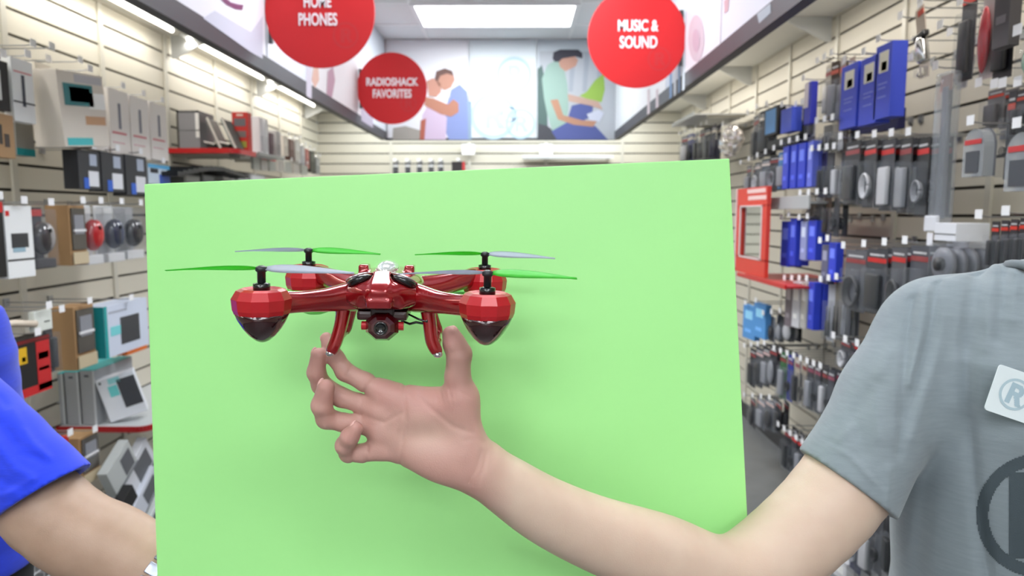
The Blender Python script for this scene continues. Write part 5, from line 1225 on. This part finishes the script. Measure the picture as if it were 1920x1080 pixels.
# ---- right wall rows of clear packs, given as tag positions
def row(x0, y0, x1, y1, n, hgt0, hgt1, p, nm, cols, styles=(0, 1, 3), head=RD, depth=2, wf=.82, grp=None, kind='blister', d=.032):
    for k in range(n):
        u = k / max(1, n - 1); x, y = x0 + (x1 - x0) * u, y0 + (y1 - y0) * u; hh = hgt0 + (hgt1 - hgt0) * u
        fb = random.uniform(.45, 1.15); half = abs(x1 - x0) / max(1, n - 1) * wf / 2 if n > 1 else 12
        c = cols[k % len(cols)]; cn = {DK: 'dark', BK: 'black', GR: 'grey', WH: 'white', RD: 'red', BL: 'blue', TE: 'teal', TAN: 'tan'}.get(c, None) or c[3]
        c = c[:3]
        lab = '%s %s, %s from the far end of %s' % (cn, 'carton' if kind == 'carton' else 'pack', ordn[k], nm); sh = '%s %s in %s' % (ordn[k], 'carton' if kind == 'carton' else 'pack', nm)
        box = (x - half, x + half, y + 3, y + hh)
        if kind == 'carton': item('r', 'carton', box, p, d, lab, rgb=c, decos=[('pale_print', .2, .6, .8, .85, tuple(min(255, v + 70) for v in c)), ('small_print', .2, .2, .7, .3, tuple(min(255, v + 40) for v in c))], n=depth, group=grp, spin=random.uniform(-.12, .12), short=sh)
        else: item('r', 'blister', box, p, d, lab, rgb=tuple(min(245, max(8, int(v * fb))) for v in c), head=head if head is None else (head if k % 3 else (150, 60, 64)), prod=random.choice([tuple(max(6, int(v * .3)) for v in c), tuple(max(6, int(v * .5)) for v in c), (26, 26, 30), (150, 152, 160), (206, 206, 212)]), style=styles[k % len(styles)], n=depth, group=grp, spin=random.uniform(-.14, .14), short=sh)
    return
D1, D2, D3 = (74, 76, 84, 'charcoal'), (110, 112, 120, 'smoky'), (46, 46, 54, 'blackish')
W1, C1, B1 = (216, 216, 222, 'whitish'), (168, 160, 146, 'beige'), (44, 66, 206, 'royal blue')
LB = (84, 150, 214, 'light blue'); S1 = (196, 194, 190, 'silvery'); G1 = (60, 122, 74, 'green'); BRN = (120, 92, 76, 'brown')
row(1584, 262, 1712, 256, 5, 122, 150, .36, 'the red headed row under the blue cartons', [D1, D2, D1, D2, D1], (0, 1, 0), RD, 3, .9, 'red headed packs under the blue cartons')
row(1590, 466, 1706, 458, 4, 118, 140, .37, 'the red headed row left of the shoulder', [D2, D1, D2, D1], (1, 0, 1), RD, 3, .92, 'red headed packs left of the shoulder')
row(1572, 634, 1640, 656, 4, 56, 64, .36, 'the short row beside the sleeve', [D1, D3], (1, 0), RD, 2, .9, 'packs beside the sleeve')
row(1458, 656, 1546, 690, 8, 92, 96, .34, 'the eight pack row beside the sleeve', [G1, B1, C1, C1, D2, D1, D2, D1], (0, 1), (150, 80, 100), 2, .8, 'eight pack row beside the sleeve')
row(1466, 798, 1512, 832, 5, 84, 90, .34, 'the lowest row above the forearm', [D3, D1, D3], (0, 1), RD, 2, .86, 'packs of the lowest row above the forearm')
row(1278, 252, 1330, 232, 6, 52, 70, .30, 'the farthest upper row on the right', [D1, (70, 74, 130, 'indigo'), GR + ('plain grey',), S1, D1, (60, 56, 110, 'violet')], (0, 3), (236, 226, 212), 2, .8, 'farthest upper row on the right')
row(1395, 308, 1458, 282, 5, 58, 72, .32, 'the row right of the board corner', [D1, D2, (120, 140, 160, 'slate'), D3, LB], (0, 1), (226, 214, 208), 2, .8, 'row right of the board corner')
row(1472, 272, 1518, 262, 4, 82, 88, .33, 'the blue carton row', [B1, B1, B1, (96, 110, 220, 'pale blue')], kind='carton', depth=2, wf=.82, grp='blue hanging cartons')
row(1530, 284, 1572, 280, 4, 86, 92, .32, 'the row between blue and red headed packs', [(58, 54, 110, 'plum'), D2, C1, D3], (0, 3), None, 2, .8, 'row beside the blue hanging cartons')
row(1508, 366, 1556, 364, 4, 70, 80, .31, 'the thin row above the blue boxes', [C1, S1, BRN, D2], (3, 1), None, 2, .8, 'thin packs above the blue boxes')
row(1408, 214, 1425, 204, 2, 84, 88, .30, 'the pair beyond the blue screen pack', [D1, D2], (0,), (250, 244, 236), 2, .9, 'pair beyond the blue screen pack')
row(1500, 200, 1512, 196, 2, 60, 60, .30, 'the black strip pair', [D3, W1], (0,), None, 1, .8, 'black strip pair')
row(1540, 120, 1566, 106, 3, 100, 128, .32, 'the brownish cluster beside the blue cartons', [C1, BRN, (196, 170, 160, 'rosy')], (3, 0), (200, 100, 84), 2, .85, 'brownish cluster beside the blue cartons')
row(1540, 232, 1570, 226, 3, 52, 60, .34, 'the lower brownish cluster', [S1, C1, BRN], (3, 1), None, 2, .85, 'lower brownish cluster')
row(1472, 412, 1486, 406, 2, 88, 92, .32, 'the blue pair beside the red mirror', [B1, B1], kind='carton', depth=2, wf=.9, grp='blue pair beside the red mirror')
row(1506, 412, 1522, 410, 2, 76, 78, .32, 'the second blue pair by the mirror', [(150, 160, 210, 'pale lilac'), B1], kind='carton', depth=2, wf=.9, grp='second blue pair')
row(1546, 456, 1560, 452, 2, 76, 76, .34, 'the tall blue pair beside red headers', [(90, 92, 120, 'dull blue'), B1], kind='carton', depth=1, wf=.95, grp='tall blue pair')
row(1478, 525, 1520, 526, 4, 88, 92, .34, 'the hanging row below the red mirror', [(120, 110, 118, 'mauve grey'), W1, S1, B1], kind='carton', depth=2, wf=.84, grp='hanging row below the red mirror')
row(1546, 528, 1576, 524, 3, 112, 116, .33, 'the tall row left of shoulder', [(180, 182, 190, 'pale grey'), C1, D2], (3, 3), None, 2, .8, 'tall narrow row left of the shoulder')
row(1404, 570, 1424, 566, 2, 66, 68, .34, 'the light blue pair beside the board', [LB, LB], kind='carton', depth=1, wf=.86, grp='light blue pair beside the board')
row(1438, 590, 1470, 586, 3, 50, 54, .32, 'the camera packs under the red shelf', [D2, D3, D1], (2,), None, 2, .9, 'camera packs under the red shelf')
row(1402, 650, 1440, 646, 4, 76, 78, .34, 'the second dark row beside the board', [D3, D1, D2, D3], (0, 2), (214, 186, 186), 2, .86, 'second dark row beside the board')
row(1402, 742, 1450, 748, 4, 58, 62, .34, 'the third dark row beside the board', [D3, D2, D2, D3], (2, 0), (220, 196, 190), 2, .86, 'third dark row beside the board')
row(1592, 965, 1652, 960, 4, 110, 120, .38, 'the lowest row under the arm', [(70, 70, 110, 'bluish'), D2, D1, D3], (1, 0), None, 2, .86, 'lowest row under the arm')
row(1546, 1040, 1572, 1042, 2, 70, 70, .36, 'the bottom pair under the arm', [B1, W1], kind='carton', depth=1, wf=.9, grp='bottom pair under the arm')
# foil bag, blue screen, blue box, cluster of extras
b_, w_, h_, t_ = place('r', 1344, 1380, 238, 292, .34); e = empty('foil_bag', b_, (0, 0, t_), uniq('crumpled silver foil bag above the board corner'), 'bag')
bm_ = MB(); bm_.ball((0, .03, h_ / 2), (w_ / 2, .04, h_ / 2), None, 28)
for v in bm_.bm.verts: v.co += Vector([random.uniform(-1, 1) * .010 for _ in range(3)])
bm_.build('foil', mat((214, 208, 204), .2, .8), e); hook('r', b_, h_, .34, t_, uniq('wire hook holding the crumpled foil bag'))
b_, w_, h_, t_ = place('r', 1432, 1458, 202, 254, .35); e = empty('screen_pack', b_, (0, 0, t_), uniq('black framed pack with a light blue screen'), 'package')
carton(e, w_, h_, .04, BK); deco(e, 'blue_screen', w_, h_, .14, .08, .86, .92, (96, 160, 222)); hook('r', b_, h_, .35, t_, uniq('wire hook holding the light blue screen pack'))
item('r', 'carton', (1464, 1484, 204, 248), .35, .05, 'medium blue carton beside the light blue screen pack', rgb=(70, 92, 214))
item('r', 'carton', (1438, 1496, 258, 275), .33, .08, 'black flat carton under the light blue screen pack', rgb=BK, hk=False)
item('r', 'carton', (1508, 1520, 155, 232), .33, .03, 'blue and white slim carton above the blue row', rgb=(52, 58, 190), decos=[('white_half', 0, .4, .6, 1, (226, 216, 226))])
# red mirror stand
b_, w_, h_, t_ = place('r', 1384, 1440, 352, 509, .42); e = empty('mirror_stand', b_, (0, 0, t_), uniq('red display stand framing a mirror, beside the board'), 'display')
f_ = MB(); f_.box((0, 0, h_ * .06), (w_, .02, h_ * .20)).box((0, 0, h_ * .89), (w_, .02, h_ * .22)).box((-w_ * .43, 0, h_ * .47), (w_ * .14, .02, h_ * .64)).box((w_ * .43, 0, h_ * .47), (w_ * .14, .02, h_ * .64)); f_.build('frame', mat((216, 62, 48), .45), e)
MB().box((0, .006, h_ * .47), (w_ * .74, .004, h_ * .64)).build('mirror', mat((206, 212, 212), .04, 1.0), e)
r_ = MB()
for q in (-1, 1): r_.box((q * w_ * .36, -.011, h_ * .47), (w_ * .03, .004, h_ * .64))
r_.box((0, -.011, h_ * .78), (w_ * .74, .004, .008)).box((0, -.011, h_ * .16), (w_ * .74, .004, .008)); r_.build('inner_trim', mat((220, 206, 206), .4), e)
MB().box((-w_ * .505, 0, h_ / 2), (w_ * .03, .03, h_)).build('edge_strip', mat((226, 206, 206), .4), e)
for q, (u0, u1, v) in enumerate(((.36, .95, .955), (.40, .98, .875))): deco(e, 'lettering_band', w_, h_, u0, v - .022, u1, v + .026, (236, 200, 196), -.0108, .001)
sh4, _b4, _w4 = shelf('shelf', 'r', 1384, 1476, 524, .44, .38, (196, 30, 34), 'red shelf the mirror stand sits on', .022, (186, 40, 42))
e, _b5, _w5 = shelf('shelf', 'r', 1446, 1520, 378, .36, .32, (176, 178, 180), 'grey deep shelf beside the red mirror', .060, (150, 152, 154))
e, _b6, _w6 = shelf('shelf', 'r', 1262, 1302, 222, .42, .38, (190, 194, 194), 'grey shelf near the far right corner', .03)
